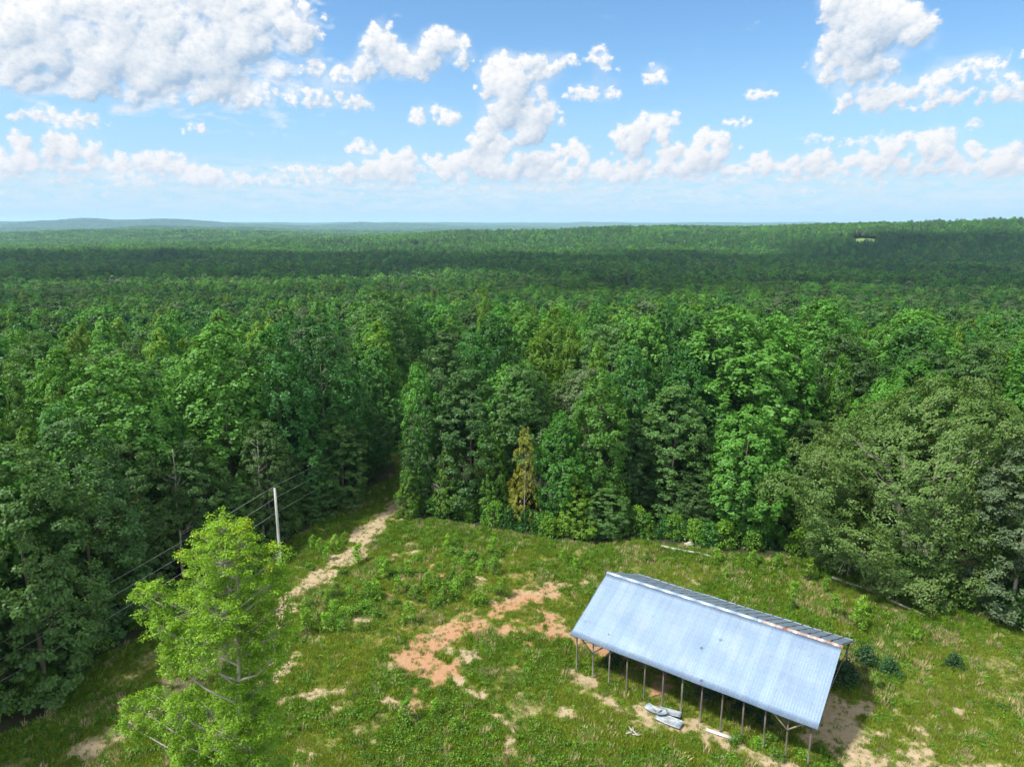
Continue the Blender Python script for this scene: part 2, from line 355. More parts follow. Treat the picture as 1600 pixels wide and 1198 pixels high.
# ------------------------------------------------------------------ the lie of the land
CORR_D = Vector((.43, .903)).normalized()
PX_L = [(-60, 1220), (0, 1150), (72, 1122), (100, 1082), (140, 1040), (240, 985), (330, 945), (400, 900), (460, 838), (505, 812), (560, 772), (600, 752), (622, 742)]
PX_R = [(640, 806), (700, 816), (760, 826), (830, 836), (870, 846), (930, 850), (1000, 842), (1060, 856), (1130, 866), (1250, 872), (1330, 892), (1420, 930), (1520, 958), (1600, 985), (1690, 1015)]
WL = [ground(*p) for p in PX_L]; WR = [ground(*p) for p in PX_R]
Lc, Rc = WL[-1], WR[0]
LANE = [(-22.5, 126), (-19, 175), (-15, 240)], [(-3, 240), (-9, 175), (-12.5, 126), (-13.5, 110)]
CLEAR = WL + LANE[0] + LANE[1] + WR + [(70, 40), (75, -60), (-70, -60), (-52, 20)]
def terr(x, y):
    x = np.asarray(x, float); y = np.asarray(y, float)
    r = np.hypot(x, y)
    z = np.interp(r, [0, 122, 200, 350, 650, 1110, 1600, 2600, 4500, 8000, 14000, 40000], [0, 0, -7.5, -18.5, -30, -39, -42, -46, -44, -60, -70, -70])
    G = lambda cx, cy, sx_, sy_, h: h * np.exp(-((x - cx) / sx_) ** 2 - ((y - cy) / sy_) ** 2)
    z = z + G(150, 2350, 900, 480, 53) + G(1350, 1900, 650, 380, 60) + G(2300, 2300, 700, 600, 52) + G(-1500, 3300, 900, 500, 34) + G(-900, 1500, 700, 180, 10)
    z = z + G(-4300, 8200, 1900, 900, 108) + G(-5200, 6200, 1500, 500, 50) + G(-1600, 9300, 1500, 700, 55) + G(-2300, 5200, 1100, 450, 42)
    far = sstep(9000, 11500, r)
    z = z + far * (88 + 26 * vnoise(x, y, 2600, 5, 3))
    amp = np.interp(r, [0, 110, 400, 1200, 3000, 9000], [0, 0, 3, 13, 28, 42])
    z = z + amp * (vnoise(x, y, 620, 3, 4) - .5) * 1.8
    return z

# dirt on the clearing: strokes in photo bearings laid on the ground: points, half width in m, strength, redness
STROKES = [
    ([(634, 778), (612, 800), (590, 822), (560, 856), (535, 882), (500, 907), (455, 937), (410, 985), (370, 1015), (300, 1062), (240, 1105), (150, 1165)], 1.6, 1.1, .10),
    ([(425, 1062), (448, 1040), (475, 1018)], 1.0, .95, .1), ([(440, 1097), (480, 1084), (520, 1078), (560, 1062), (600, 1050)], .75, .95, .15),
    ([(860, 918), (815, 935), (790, 958), (760, 975), (735, 985), (700, 1000), (670, 1012), (645, 1028), (650, 1045), (690, 1055)], 1.7, 1.05, .85),
    ([(770, 975), (800, 985), (850, 982), (905, 1000), (960, 1020), (1050, 1060)], 1.9, .95, .75), ([(720, 965), (780, 955), (840, 960), (880, 968)], 1.1, .8, .6), ([(750, 905), (765, 925), (775, 950)], 1.0, .95, .2),
    ([(765, 885), (790, 878)], .9, .85, .1), ([(835, 925), (870, 912), (930, 905)], .9, .8, .15), ([(715, 1065), (750, 1088)], .8, .8, .3), ([(705, 1020), (735, 1035)], .9, .9, .2),
    ([(770, 1120), (790, 1148), (815, 1175), (850, 1190)], .8, .85, .45), ([(675, 882), (690, 905)], .8, .9, .7), ([(595, 880), (625, 868), (655, 862)], .7, .75, .3),
    ([(640, 920), (622, 935)], .6, .8, .5), ([(540, 965), (575, 975)], .6, .7, .3), ([(600, 1090), (660, 1110)], .6, .6, .6), ([(640, 850), (700, 858), (750, 862)], .5, .6, .1), ([(515, 1050), (560, 1050)], .4, .6, .1),
    ([(885, 1052), (930, 1078), (985, 1098), (1040, 1118), (1100, 1142), (1165, 1170), (1235, 1200)], 1.05, 1.0, .25), ([(1040, 1118), (1085, 1135)], 1.2, 1, .5),
    ([(1300, 1100), (1340, 1130), (1400, 1165), (1480, 1195), (1560, 1240)], 3.0, .86, .05), ([(1300, 1150), (1360, 1190)], 2.2, .86, .35), ([(1500, 1110), (1560, 1130), (1620, 1150)], .8, .7, .1),
    ([(1000, 1040), (1080, 1075), (1180, 1120)], 1.5, .55, .2), ([(1450, 1060), (1520, 1090)], .6, .6, .1), ([(1340, 915), (1400, 925), (1440, 938)], .7, .9, .1), ([(880, 1110), (930, 1150)], .5, .5, .2), ([(320, 1075), (250, 1120)], 1.2, .6, .1), ([(430, 1160), (560, 1190)], .5, .45, .1),
]
STW = [([ground(*p) for p in pts], w, s, rd) for pts, w, s, rd in STROKES]
def dirt(x, y):
    x = np.asarray(x, float); y = np.asarray(y, float)
    wx, wy = (vnoise(x, y, 3.5, 18, 3) - .5) * 2.6, (vnoise(x, y, 3.5, 19, 3) - .5) * 2.6
    n1 = vnoise(x, y, 2.2, 11, 4); n2 = vnoise(x, y, .7, 12, 3); n3 = vnoise(x, y, 6, 15, 3)
    d = np.zeros(x.shape); rsum = np.zeros(x.shape); wsum = np.full(x.shape, 1e-6)
    for pts, w, s, rd in STW:
        q = seg_dist(x + wx, y + wy, pts)
        d = np.maximum(d, s * (1 - sstep(w * .1, w * 2.1, q))); ww = np.exp(-(q / (w * 1.2)) ** 2); rsum += ww * rd; wsum += ww
    e = d + (n1 - .5) * 1.9 + (n2 - .5) * 1.5
    patch = sstep(.53, .70, n3 * .45 + n1 * .4 + n2 * .15)
    return np.clip(np.maximum(sstep(.30, .88, e) * sstep(0, .25, d), patch * .6), 0, 1), np.clip(rsum / wsum, 0, 1)

# ------------------------------------------------------------------ ground sheets
m, t, out = mat_tree('clearing_ground')
g = t.new('ShaderNodeNewGeometry'); P = g.outputs['Position']
a1 = t.new('ShaderNodeAttribute', attribute_name='dirt').outputs['Fac']; a2 = t.new('ShaderNodeAttribute', attribute_name='red').outputs['Fac']; a3 = t.new('ShaderNodeAttribute', attribute_name='litter').outputs['Fac']
n1 = t.noise(P, 1.1, 8, .65); n2 = t.noise(P, 5.0, 6, .7); n3 = t.noise(P, .22, 4, .5)
turf = t.mix(t.smooth(n1, .3, .7), (.105, .150, .016), (.165, .180, .040))
turf = t.mix(t.smooth(n2, .5, .75, 0, .6), turf, (.20, .17, .09))
sand = t.mix(t.smooth(n1, .25, .75), (.40, .32, .215), (.28, .21, .13))
clay = t.mix(t.smooth(n2, .3, .7), (.40, .225, .13), (.30, .16, .095))
redf = t.smooth(t.math('ADD', a2, t.math('MULTIPLY', t.math('SUBTRACT', n3, .5), 1.6)), .30, .85)
earth = t.mix(redf, sand, clay)
earth = t.mix(t.smooth(n2, .55, .8, 0, .45), earth, (.14, .12, .06))
nm = t.noise(t.vec('MULTIPLY', P, (1, .8, 1)), 2.3, 9, .72)
f = t.smooth(t.math('ADD', a1, t.math('MULTIPLY', t.math('SUBTRACT', nm, .5), 2.6)), .25, .95)
col = t.mix(f, turf, earth)
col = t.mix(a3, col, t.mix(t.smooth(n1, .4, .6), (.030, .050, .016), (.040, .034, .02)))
p = t.new('ShaderNodeBsdfPrincipled'); t.l.new(col, p.inputs['Base Color']); p.inputs['Roughness'].default_value = .95; p.inputs['Specular IOR Level'].default_value = .15
b = t.new('ShaderNodeBump'); b.inputs['Strength'].default_value = .6; b.inputs['Distance'].default_value = .08; t.l.new(n2, b.inputs['Height']); t.l.new(b.outputs[0], p.inputs['Normal'])
t.l.new(p.outputs[0], out.inputs[0]); M['ground'] = m

m, t, out = mat_tree('woodland_floor')
g = t.new('ShaderNodeNewGeometry'); P = g.outputs['Position']
n1 = t.noise(P, .02, 8, .6); n2 = t.noise(P, .004, 6, .6)
col = t.mix(t.smooth(n1, .3, .7), (.020, .052, .016), (.045, .095, .024)); col = t.mix(t.smooth(n2, .45, .65, 0, .6), col, (.06, .12, .03))
p = t.new('ShaderNodeBsdfDiffuse'); t.l.new(col, p.inputs[0]); t.l.new(p.outputs[0], out.inputs[0]); M['floor'] = m

def grid_mesh(name, xs, ys, zf, mat, attrs=None):
    X, Y = np.meshgrid(xs, ys); Z = zf(X, Y)
    V = np.stack([X.ravel(), Y.ravel(), Z.ravel()], 1); nx, ny = len(xs), len(ys)
    i = (np.arange(ny - 1)[:, None] * nx + np.arange(nx - 1)[None, :]).ravel()
    F_ = np.stack([i, i + 1, i + nx + 1, i + nx], 1)
    at_ = {k: fn(X.ravel(), Y.ravel()) for k, fn in (attrs or {}).items()}
    return np_mesh(name, V, F_, (mat,), at_, smooth=True)
NX0, NX1, NY0, NY1 = -85, 100, -30, 128
def near_z(X, Y): return terr(X, Y) + .35 * (vnoise(X, Y, 14, 21, 3) - .5) + .10 * (vnoise(X, Y, 1.2, 22, 2) - .5)
def gz(x, y): return float(near_z(np.array([x]), np.array([y]))[0]) if NX0 < x < NX1 and NY0 < y < NY1 else float(terr(np.array([x]), np.array([y]))[0])
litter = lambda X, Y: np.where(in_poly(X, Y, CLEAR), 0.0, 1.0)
g_near = link('ground', grid_mesh('ground', np.arange(NX0, NX1 + .1, .3), np.arange(NY0, NY1 + .1, .3), near_z, M['ground'],
              {'dirt': lambda X, Y: .95 * dirt(X, Y)[0] * (1 - litter(X, Y)), 'red': lambda X, Y: dirt(X, Y)[1], 'litter': litter}))
tag(g_near, kind='structure')
th = np.linspace(-math.pi, math.pi, 481); rr = np.concatenate([np.linspace(0, 200, 26), np.geomspace(215, 30000, 190)])
TH, RR = np.meshgrid(th, rr); X, Y = RR * np.sin(TH), RR * np.cos(TH)
Z = terr(X, Y) - .6 * (1 - sstep(128, 240, RR)) - 0.02
Z = np.where((X > NX0 - 8) & (X < NX1 + 8) & (Y > NY0 - 8) & (Y < NY1 + 8), Z - .5, Z)
i = (np.arange(len(rr) - 1)[:, None] * len(th) + np.arange(len(th) - 1)[None, :]).ravel()
tag(link('terrain', np_mesh('terrain', np.stack([X.ravel(), Y.ravel(), Z.ravel()], 1), np.stack([i, i + len(th), i + len(th) + 1, i + 1], 1), (M['floor'],), smooth=True)), kind='structure')

# ------------------------------------------------------------------ foliage meshes
def nrm(a): return a / (np.linalg.norm(a, axis=-1, keepdims=True) + 1e-9)
def leaf_quads(cen, out_, size, rng, aspect=.62):
    n = len(cen); N = nrm(out_ + rng.normal(0, .50, (n, 3)))
    t1 = nrm(np.cross(N, rng.normal(0, 1, (n, 3)))); t2 = np.cross(N, t1); s = size[:, None] * .5
    V = np.stack([cen - t1 * s, cen + t2 * s * aspect + N * s * .12, cen + t1 * s, cen - t2 * s * aspect + N * s * .12], 1).reshape(-1, 3)
    return V, np.arange(4 * n).reshape(-1, 4)
PROF = {
    'poplar': lambda t: np.where(t > .34, np.clip(1 - ((t - .34) / .67) ** 2.0, 0, 1) ** .64, .62 + .38 * (t / .34) ** .8),
    'oak': lambda t: np.where(t > .42, np.clip(1 - ((t - .42) / .59) ** 2.2, 0, 1) ** .60, .70 + .30 * (t / .42) ** .7),
    'gum': lambda t: np.where(t > .16, np.clip(1 - ((t - .16) / .85) ** 1.15, 0, 1) ** .66, .78 + .22 * (t / .16)),
    'pine': lambda t: np.clip(1 - t, 0, 1) ** .80 * (.78 + .22 * np.abs(np.sin(t * 26))),
}
def crown_arrays(seed, H, R, zlow, kind, ntuft, nleaf, lsize, tuft, inner=.2, gap=.10, flat=1.0, lobes=30, lobr=.34, skin=1.0):
    rng = np.random.default_rng(seed); prof = PROF[kind]
    ph = rng.uniform(0, 6.28, 6)
    def sample(n, lo, hi):
        T = rng.random(n * 6); T = T[rng.random(len(T)) < prof(T) * .8 + .15][:n]; n = len(T); TH = rng.uniform(0, 2 * math.pi, n)
        A = 1 + .15 * np.sin(2 * TH + ph[0] + 3 * T) + .12 * np.sin(3 * TH + ph[1] - 6 * T) + .08 * np.sin(5 * TH + ph[2] + 9 * T)
        rr_ = prof(T) * A * rng.uniform(lo, hi, n) * R
        return T, TH, np.stack([np.cos(TH) * rr_, np.sin(TH) * rr_, zlow + T * (H - zlow)], 1)
    # boughs: rounded masses that stand out from the crown, dark gaps between them
    lz = {'poplar': 1.35, 'gum': 1.15, 'oak': .62 * flat, 'pine': .40}[kind]
    T, TH, LC = sample(lobes, .62, .95); n = len(T); LR = R * lobr * rng.uniform(.6, 1.25, n) * (1.1 - .55 * T ** 2)
    LC = np.concatenate([LC, [[0, 0, H - R * lobr * .8]]]); LR = np.append(LR, R * lobr * .75); n += 1; LT = rng.random(n)
    w = LR ** 2 / (LR ** 2).sum(); ki = rng.choice(n, int(ntuft * (.78 - inner)), p=w)
    outl = nrm(LC[ki] * [1, 1, 0] + [0, 0, 1e-3]); d = nrm(rng.normal(0, 1, (len(ki), 3)) + outl * .7 + [0, 0, .55])
    T1 = LC[ki] + d * LR[ki][:, None] * [1, 1, lz]; o1 = d; tt1 = LT[ki] * .5 + rng.random(len(ki)) * .5
    # the closed skin of the crown, billowing in and out
    Ts, THs, S = sample(int(ntuft * skin), .84, .98); bump = .70 + .50 * vnoise(THs * 1.9 + 30, Ts * 7.5 + 30, 1.0, seed + 3, 2); S = S * np.stack([bump, bump, np.ones(len(S))], 1)
    T1 = np.concatenate([T1, S]); o1 = np.concatenate([o1, nrm(np.stack([np.cos(THs), np.sin(THs), .3 + 1.8 * np.clip(Ts - .4, 0, 1)], 1))]); tt1 = np.concatenate([tt1, vnoise(THs * 2 + 9, Ts * 8 + 9, 1.0, seed + 4, 2)])
    _, TH2, T2 = sample(int(ntuft * inner), .25, .85); o2 = nrm(np.stack([np.cos(TH2), np.sin(TH2), np.full(len(TH2), .4)], 1))
    C_ = np.concatenate([T1, T2]); outv = np.concatenate([o1, o2]); tt = np.concatenate([tt1, rng.random(len(T2))]); n = len(C_)
    ts = tuft * rng.uniform(.6, 1.3, n); m_ = nleaf
    d = nrm(rng.normal(0, 1, (n, m_, 3)) + outv[:, None, :] * .8 + np.array([0, 0, .3]))
    zs = {'poplar': 1.3, 'gum': 1.15, 'oak': .7 * flat, 'pine': .5}[kind]
    cen = (C_[:, None, :] + d * ts[:, None, None] * rng.uniform(.5, 1.05, (n, m_, 1)) * np.array([1, 1, zs])).reshape(-1, 3)
    od = (d * .55 + outv[:, None, :] * .85 + np.array([0, 0, .3])).reshape(-1, 3)
    k = cen[:, 2] > zlow * .6; cen, od = cen[k], od[k]
    V, F_ = leaf_quads(cen, od, lsize * rng.uniform(.7, 1.3, len(cen)), rng)
    tint = np.clip(np.repeat(tt * .6 + .2, m_)[k] + rng.normal(0, .15, len(cen)), 0, 1)
    return V, F_, np.repeat(tint, 4), C_
def crown_mesh(name, mat, *a, **k):
    V, F_, tint, _ = crown_arrays(*a, **k)
    return np_mesh(name, V, F_, (mat,), {'tint': tint})
def trunk_mesh(seed, H, r0, mat, limbs=9, R=4, zf=.25, n=6):
    rng = random.Random(seed); mb = MB(); bx = rng.uniform(-.5, .5); by = rng.uniform(-.5, .5)
    pts = [(bx * math.sin(k * .7 + seed) * .35, by * math.sin(k * .9) * .35, -.5 + H * .93 * k / 7) for k in range(8)]
    mb.tube(pts, [r0 * (1.25 if k == 0 else 1 - .86 * k / 7) for k in range(8)], n)
    for i in range(limbs):
        f_ = zf + (.85 - zf) * i / limbs; k = f_ * 7 / .93; a = rng.uniform(0, 6.28); L = R * rng.uniform(.55, .9) * (1.1 - f_ * .6)
        p0 = Vector(pts[int(k)]).lerp(Vector(pts[min(7, int(k) + 1)]), k - int(k))
        mid = p0 + Vector((math.cos(a) * L * .5, math.sin(a) * L * .5, L * .35)); end = p0 + Vector((math.cos(a) * L, math.sin(a) * L, L * 1.0))
        mb.tube([p0, mid, end], [r0 * .32 * (1.1 - f_), r0 * .2 * (1.1 - f_), .02], 4)
    return mb.mesh('trunk', mat, True)

# prototypes: a species has crown meshes of full height 25 m and radius 5 m, in an edge form (leafy to the ground) and a forest form
SPEC = {}
def spec(key, kind, mat, n_var, ntuft, nleaf, lsize, tuft, low_edge, low_for, bark='bark', **kw):
    L = {'edge': [], 'wood': []}
    for j in range(n_var):
        for form, zl in (('edge', low_edge), ('wood', low_for)):
            L[form].append(crown_mesh(key + '_crown', M[mat], hash_(key) + j * 31 + (5 if form == 'edge' else 0), 25, 5, zl, kind, ntuft, nleaf, lsize, tuft, **kw))
    L['trunk'] = [trunk_mesh(hash_(key) + j, 22, .27, M[bark]) for j in range(2)]
    SPEC[key] = L
def hash_(s): return sum(ord(c) * (i + 3) for i, c in enumerate(s)) % 9973
spec('poplar', 'poplar', 'poplar', 3, 360, 30, .42, .66, 1.5, 7, lobes=34, lobr=.33)
spec('bright', 'poplar', 'bright', 2, 380, 32, .42, .66, 1.5, 7, lobes=34, lobr=.33)
spec('poplar_dark', 'poplar', 'poplar_dark', 2, 360, 30, .40, .66, 1.0, 6, lobes=34, lobr=.33)
spec('gum', 'gum', 'gum', 3, 310, 30, .40, .62, .8, 6, lobes=32, lobr=.30)
spec('oak', 'oak', 'oak', 3, 370, 40, .33, .72, 1.0, 6, lobes=36, lobr=.36)
spec('grey', 'oak', 'grey', 1, 370, 40, .33, .70, 1.0, 6, bark='bark_pale', lobes=36, lobr=.34)
spec('pine', 'pine', 'pine', 2, 460, 32, .34, .55, 4, 8, lobes=40, lobr=.34)
spec('yellow', 'gum', 'yellow', 1, 260, 24, .33, .55, 3.0, 6, bark='bark_pale', lobes=26, lobr=.26, skin=.5)

TREE_TEXT = {'bright': ('poplar_tree', 'poplar', 'big vivid green poplar'), 'poplar': ('poplar_tree', 'poplar', 'tall bright green poplar'), 'poplar_dark': ('poplar_tree', 'poplar', 'tall dark green poplar'), 'gum': ('sweetgum_tree', 'sweetgum', 'pointed light green sweetgum'),
             'oak': ('oak_tree', 'oak', 'broad dull green oak'), 'grey': ('oak_tree', 'oak', 'pale grey-green oak'), 'pine': ('pine_tree', 'pine', 'dark narrow pine'), 'yellow': ('sweetgum_tree', 'sweetgum', 'yellowing sweetgum')}
ALL_TREES = []          # (object, species, x, y, z, H, custom label)
rnd = random.Random(4)
def put_tree(key, x, y, H, R, form, label=None, rz=None):
    z = gz(x, y) - .1
    o = empty(TREE_TEXT[key][0], (x, y, z), rnd.uniform(0, 6.28) if rz is None else rz, (R / 5, R / 5, H / 25))
    L = SPEC[key]; v = rnd.randrange(len(L[form]))
    link('crown', L[form][v], o); link('trunk', L['trunk'][v % 2], o)
    ALL_TREES.append([o, key, x, y, z, H, label])
    return o
def px_tree(key, px, Y, top, w, form='edge', label=None):
    p = at(px, top, Y); dep = depth_of(Y, p.z - 6); x = (px - 800) / FOC * dep
    Rr = w / 2 / FOC * dep
    if 220 < px < 630 and Y < 122: x -= .85 * Rr * .903; Y += .85 * Rr * .43 + .3
    z = gz(x, Y); return put_tree(key, x, Y, p.z - z, Rr, form, label)
FRONT = [('oak', 25, 57, 690, 190), ('oak', 120, 67, 650, 170), ('bright', 195, 82, 566, 175), ('gum', 32, 88, 585, 75), ('gum', 95, 92, 615, 70), ('poplar_dark', 290, 84, 640, 120), ('oak', 235, 74, 700, 120),
         ('oak', 330, 80, 690, 105), ('bright', 395, 92, 520, 160), ('poplar_dark', 470, 95, 520, 120), ('poplar_dark', 540, 103, 515, 120), ('poplar_dark', 585, 112, 560, 90), ('oak', 560, 100, 650, 80), ('oak', 440, 88, 660, 80),
         ('oak', 600, 119, 640, 70), ('poplar_dark', 590, 134, 545, 80), ('poplar_dark', 635, 158, 478, 100), ('oak', 505, 95, 690, 70), ('gum', 150, 78, 730, 90), ('oak', 390, 82, 760, 80), ('oak', 60, 60, 880, 110), ('gum', 180, 71, 900, 80),
         ('poplar', 655, 101, 575, 62), ('oak', 660, 100, 620, 72), ('oak', 735, 101, 575, 112), ('gum', 772, 97.5, 655, 52), ('yellow', 820, 93.2, 664, 54), ('bright', 822, 109, 570, 90), ('gum', 700, 98, 700, 60),
         ('poplar', 878, 94, 650, 82), ('poplar', 938, 96, 585, 100), ('grey', 912, 103, 574, 84), ('oak', 985, 98, 655, 80), ('oak', 1055, 99, 600, 124), ('bright', 1168, 91.5, 640, 124), ('bright', 1140, 108, 487, 185), ('poplar', 1215, 107, 505, 130),
         ('bright', 1010, 120, 500, 110), ('gum', 1312, 106, 553, 66), ('oak', 1390, 110, 570, 140), ('bright', 1282, 128, 476, 130), ('bright', 1430, 124, 492, 150), ('oak', 1270, 98, 655, 90), ('gum', 1215, 92, 735, 74), ('gum', 900, 92, 740, 70), ('oak', 1300, 90, 690, 80), ('gum', 1322, 86, 720, 100), ('grey', 1610, 70, 690, 150), ('oak', 1650, 78, 640, 160), ('oak', 1520, 98, 620, 150),
         ('gum', 1565, 130, 578, 80), ('gum', 756, 165, 446, 40), ('gum', 740, 128, 524, 60), ('oak', 590, 150, 455, 110), ('gum', 640, 97.5, 730, 40), ('oak', 950, 91.5, 760, 70), ('oak', 1090, 93, 740, 70)]
SPECIAL = {('yellow', 820): 'slender tree with yellow leaves standing at the edge of the wood', ('grey', 912): 'pale grey-green oak directly behind the edge sweetgums', ('gum', 756): 'slim bright yellow-green tree spire rising above the dark gap in the wood',
           ('bright', 1140): 'huge bright green poplar towering in the wood behind the barn middle', ('bright', 195): 'tall domed green poplar above the dark oaks behind the lime tree'}
for k_, px, Y, top, w in FRONT: px_tree(k_, px, Y, top, w, 'edge', SPECIAL.get((k_, px)))

def dead_tree(px, Y, top, label, lean=0.0, seed=1):
    p = at(px, top, Y); x = p.x; z = gz(x, Y); H = p.z - z; o = empty('dead_tree', (x, Y, z), seed); rq = random.Random(seed)
    mb = MB(); pts = [Vector((lean * k / 6 * H * .2 + rq.uniform(-.15, .15), rq.uniform(-.15, .15), H * k / 6 - (.4 if k == 0 else 0))) for k in range(7)]; mb.tube(pts, [.17 * (1 - .8 * k / 6) for k in range(7)], 7)
    for k in range(22):
        f_ = rq.uniform(.3, .97) * 6; q = pts[int(min(5, f_))].lerp(pts[int(min(5, f_)) + 1], min(1, f_ - int(min(5, f_)))); a_ = rq.uniform(0, 6.28); L = rq.uniform(.8, 2.6) * (1.3 - f_ / 6)
        e = q + Vector((math.cos(a_) * L, math.sin(a_) * L, L * rq.uniform(.5, 1.2))); mb.tube([q, q.lerp(e, .5) + Vector((0, 0, -.1)), e], [.045, .03, .012], 4)
        for j in range(2): e2 = q.lerp(e, .6) * .2 + e * .8 + Vector((rq.uniform(-.6, .6), rq.uniform(-.6, .6), rq.uniform(0, .8))); mb.tube([q.lerp(e, .5) + Vector((0, 0, -.1)), e2], [.02, .008], 3)
    mb.build('trunk', M['bark_pale'], o); tag(o, label, 'dead tree', 'dead trees in the wood'); return o
dead_tree(846, 95, 705, 'bare grey dead tree right beside the slender yellow tree', .1, 3)
dead_tree(858, 94.5, 735, 'smaller leaning dead tree right of the bare grey one by the yellow tree', .5, 5)
dead_tree(398, 87.5, 690, 'pale bare trunk in the dark gap above the lime tree top', .15, 7)
dead_tree(263, 79, 700, 'pale dead stem at the left wood edge above the lime tree left side', -.2, 9)
dead_tree(690, 97.0, 715, 'pale leaning dead stem at the corner where the track enters the wood', -.4, 11)
dead_tree(1262, 93, 740, 'grey dead stem in the dark gap left of the olive oak', .1, 13)
def olive_oak():
    x, y = 49.5, 80.0; z = gz(x, y)
    o = empty('oak_tree', (x, y, z - .1))
    V, F_, tint, Cc = crown_arrays(900, 23.0, 12.6, 1.0, 'oak', 2600, 42, .27, .80, inner=.15, flat=1.05, lobes=85, lobr=.20, skin=.55)
    V = V * [1.12, 1.0, 1.0] + np.stack([.6 * np.sin(V[:, 2] * .35), .5 * np.sin(V[:, 0] * .4), 1.3 * np.sin(V[:, 0] * .33 + .7) * np.clip(V[:, 2] / 20, 0, 1)], 1)
    link('crown', np_mesh('crown', V, F_, (M['olive'],), {'tint': tint}), o)
    rng = random.Random(8); mb = MB()
    for k in range(5):
        a = k * 1.3 + .4; top = Vector((math.cos(a) * 5.5, math.sin(a) * 5.5, 17))
        mb.tube([(math.cos(a) * .6, math.sin(a) * .6, -.3), (math.cos(a) * 2, math.sin(a) * 2, 6), (math.cos(a) * 4, math.sin(a) * 4, 12), top], [.42, .32, .2, .06], 7)
        for j in range(5):
            f_ = rng.uniform(.3, .9); p0 = Vector((math.cos(a) * (1 + 4 * f_), math.sin(a) * (1 + 4 * f_), 1 + 15 * f_)); b_ = a + rng.uniform(-1.1, 1.1); L = rng.uniform(3, 6.5)
            mb.tube([p0, p0 + Vector((math.cos(b_) * L * .6, math.sin(b_) * L * .6, L * .3)), p0 + Vector((math.cos(b_) * L, math.sin(b_) * L, L * .75))], [.13, .08, .03], 5)
    mb.build('trunk', M['bark_pale'], o, True)
    tag(o, 'massive spreading olive-brown oak overhanging the right edge of the clearing', 'oak')
    return o
olive_oak()

# fill of the wood: jittered rows behind the front row; nearest ones are trees of their own, the rest one far wood
rg = np.random.default_rng(77)
placed = np.array([[tr[2], tr[3]] for tr in ALL_TREES] + [[47.5, 80], [42, 84], [53, 84], [44, 76], [52, 76]])
def jitter_grid(y0, y1, sp, azmax, rmin, rmax):
    xs = np.arange(-y1 * math.tan(azmax) - sp, y1 * math.tan(azmax) + sp, sp); ys = np.arange(y0, y1, sp * .9)
    X, Y = np.meshgrid(xs, ys); X = X + (np.arange(len(ys)) % 2)[:, None] * sp / 2
    X = (X + rg.uniform(-.36, .36, X.shape) * sp).ravel(); Y = (Y + rg.uniform(-.36, .36, Y.shape) * sp).ravel()
    r = np.hypot(X, Y); a = np.abs(np.arctan2(X, Y)); k = (r > rmin) & (r <= rmax) & (a < azmax); return X[k], Y[k]
GAPS = {'meadow': (8.5, 735, 150, 30), 'field': (25.9, 1930, 55, 34), 'sand_pit': (-7.6, 1890, 60, 9), 'house': (7.0, 2235, 60, 16), 'hay_field': (-24, 3300, 120, 60), 'pasture': (-13, 4200, 150, 90), 'clearcut': (-2, 3000, 90, 80)}   # bearing, distance, half length along it, half width
def gap(x, y, k, grow=0.0):
    a_, r_, hl, hw = GAPS[k]; a_ *= D2R; dx, dy = x - math.sin(a_) * r_, y - math.cos(a_) * r_
    u, v = dx * math.sin(a_) + dy * math.cos(a_), dx * math.cos(a_) - dy * math.sin(a_); return (u / (hl + grow)) ** 2 + (v / (hw + grow)) ** 2 < 1
X, Y = jitter_grid(20, 420, 8.7, 50 * D2R, 30, 420)
wall_d = seg_dist(X, Y, WL + []) ; wall_e = seg_dist(X, Y, WR)
ok = ~in_poly(X, Y, CLEAR) & (wall_d > 3.0) & (wall_e > 3.0) & (seg_dist(X, Y, LANE[0]) > 2.5) & (seg_dist(X, Y, LANE[1]) > 2.5)
dm = np.min(np.hypot(X[:, None] - placed[None, :, 0], Y[:, None] - placed[None, :, 1]), 1)
ok &= (dm > 5.2) & (np.hypot(X - 47.5, Y - 80) > 11)
X, Y = X[ok], Y[ok]; R_ = np.hypot(X, Y); o_ = np.argsort(R_); X, Y, R_ = X[o_], Y[o_], R_[o_]
zz = near_z(X, Y)
keys = []; sn = vnoise(X, Y, 30, 31, 2)
for i in range(len(X)):
    u = rg.random() * .6 + sn[i] * .8 - .2
    keys.append('bright' if rg.random() < .10 else 'poplar' if u < .36 else 'gum' if u < .50 else 'oak' if u < .66 else 'poplar_dark' if u < .80 else 'oak' if u < .90 else 'grey' if u < .94 else 'pine')
HH = np.clip(22.6 + 7 * (vnoise(X, Y, 26, 33, 2) - .5) + rg.normal(0, 2.6, len(X)), 15, 26.5); n_ind = 0; rest = []
BUDGET = 292 - len(ALL_TREES)
for i in range(len(X)):
    px, py = project(X[i], Y[i], zz[i] + HH[i] * .9)
    vis = -50 < px < 1650
    if vis and n_ind < BUDGET:
        H = HH[i] * (.95 if keys[i] in ('oak', 'grey') else 1.03); rr0 = {'bright': 5.8, 'poplar': 5.4, 'poplar_dark': 5.0, 'gum': 4.1, 'oak': 5.7, 'grey': 5.0, 'pine': 3.8}[keys[i]] * float(rg.uniform(.8, 1.15)) * (1 + .04 * (HH[i] - 23.5))
        put_tree(keys[i], float(X[i]), float(Y[i]), float(H), float(rr0), 'wood'); n_ind += 1
    else: rest.append(i)
print('individual trees', len(ALL_TREES), 'to r', R_[rest[0]] if rest else 0)

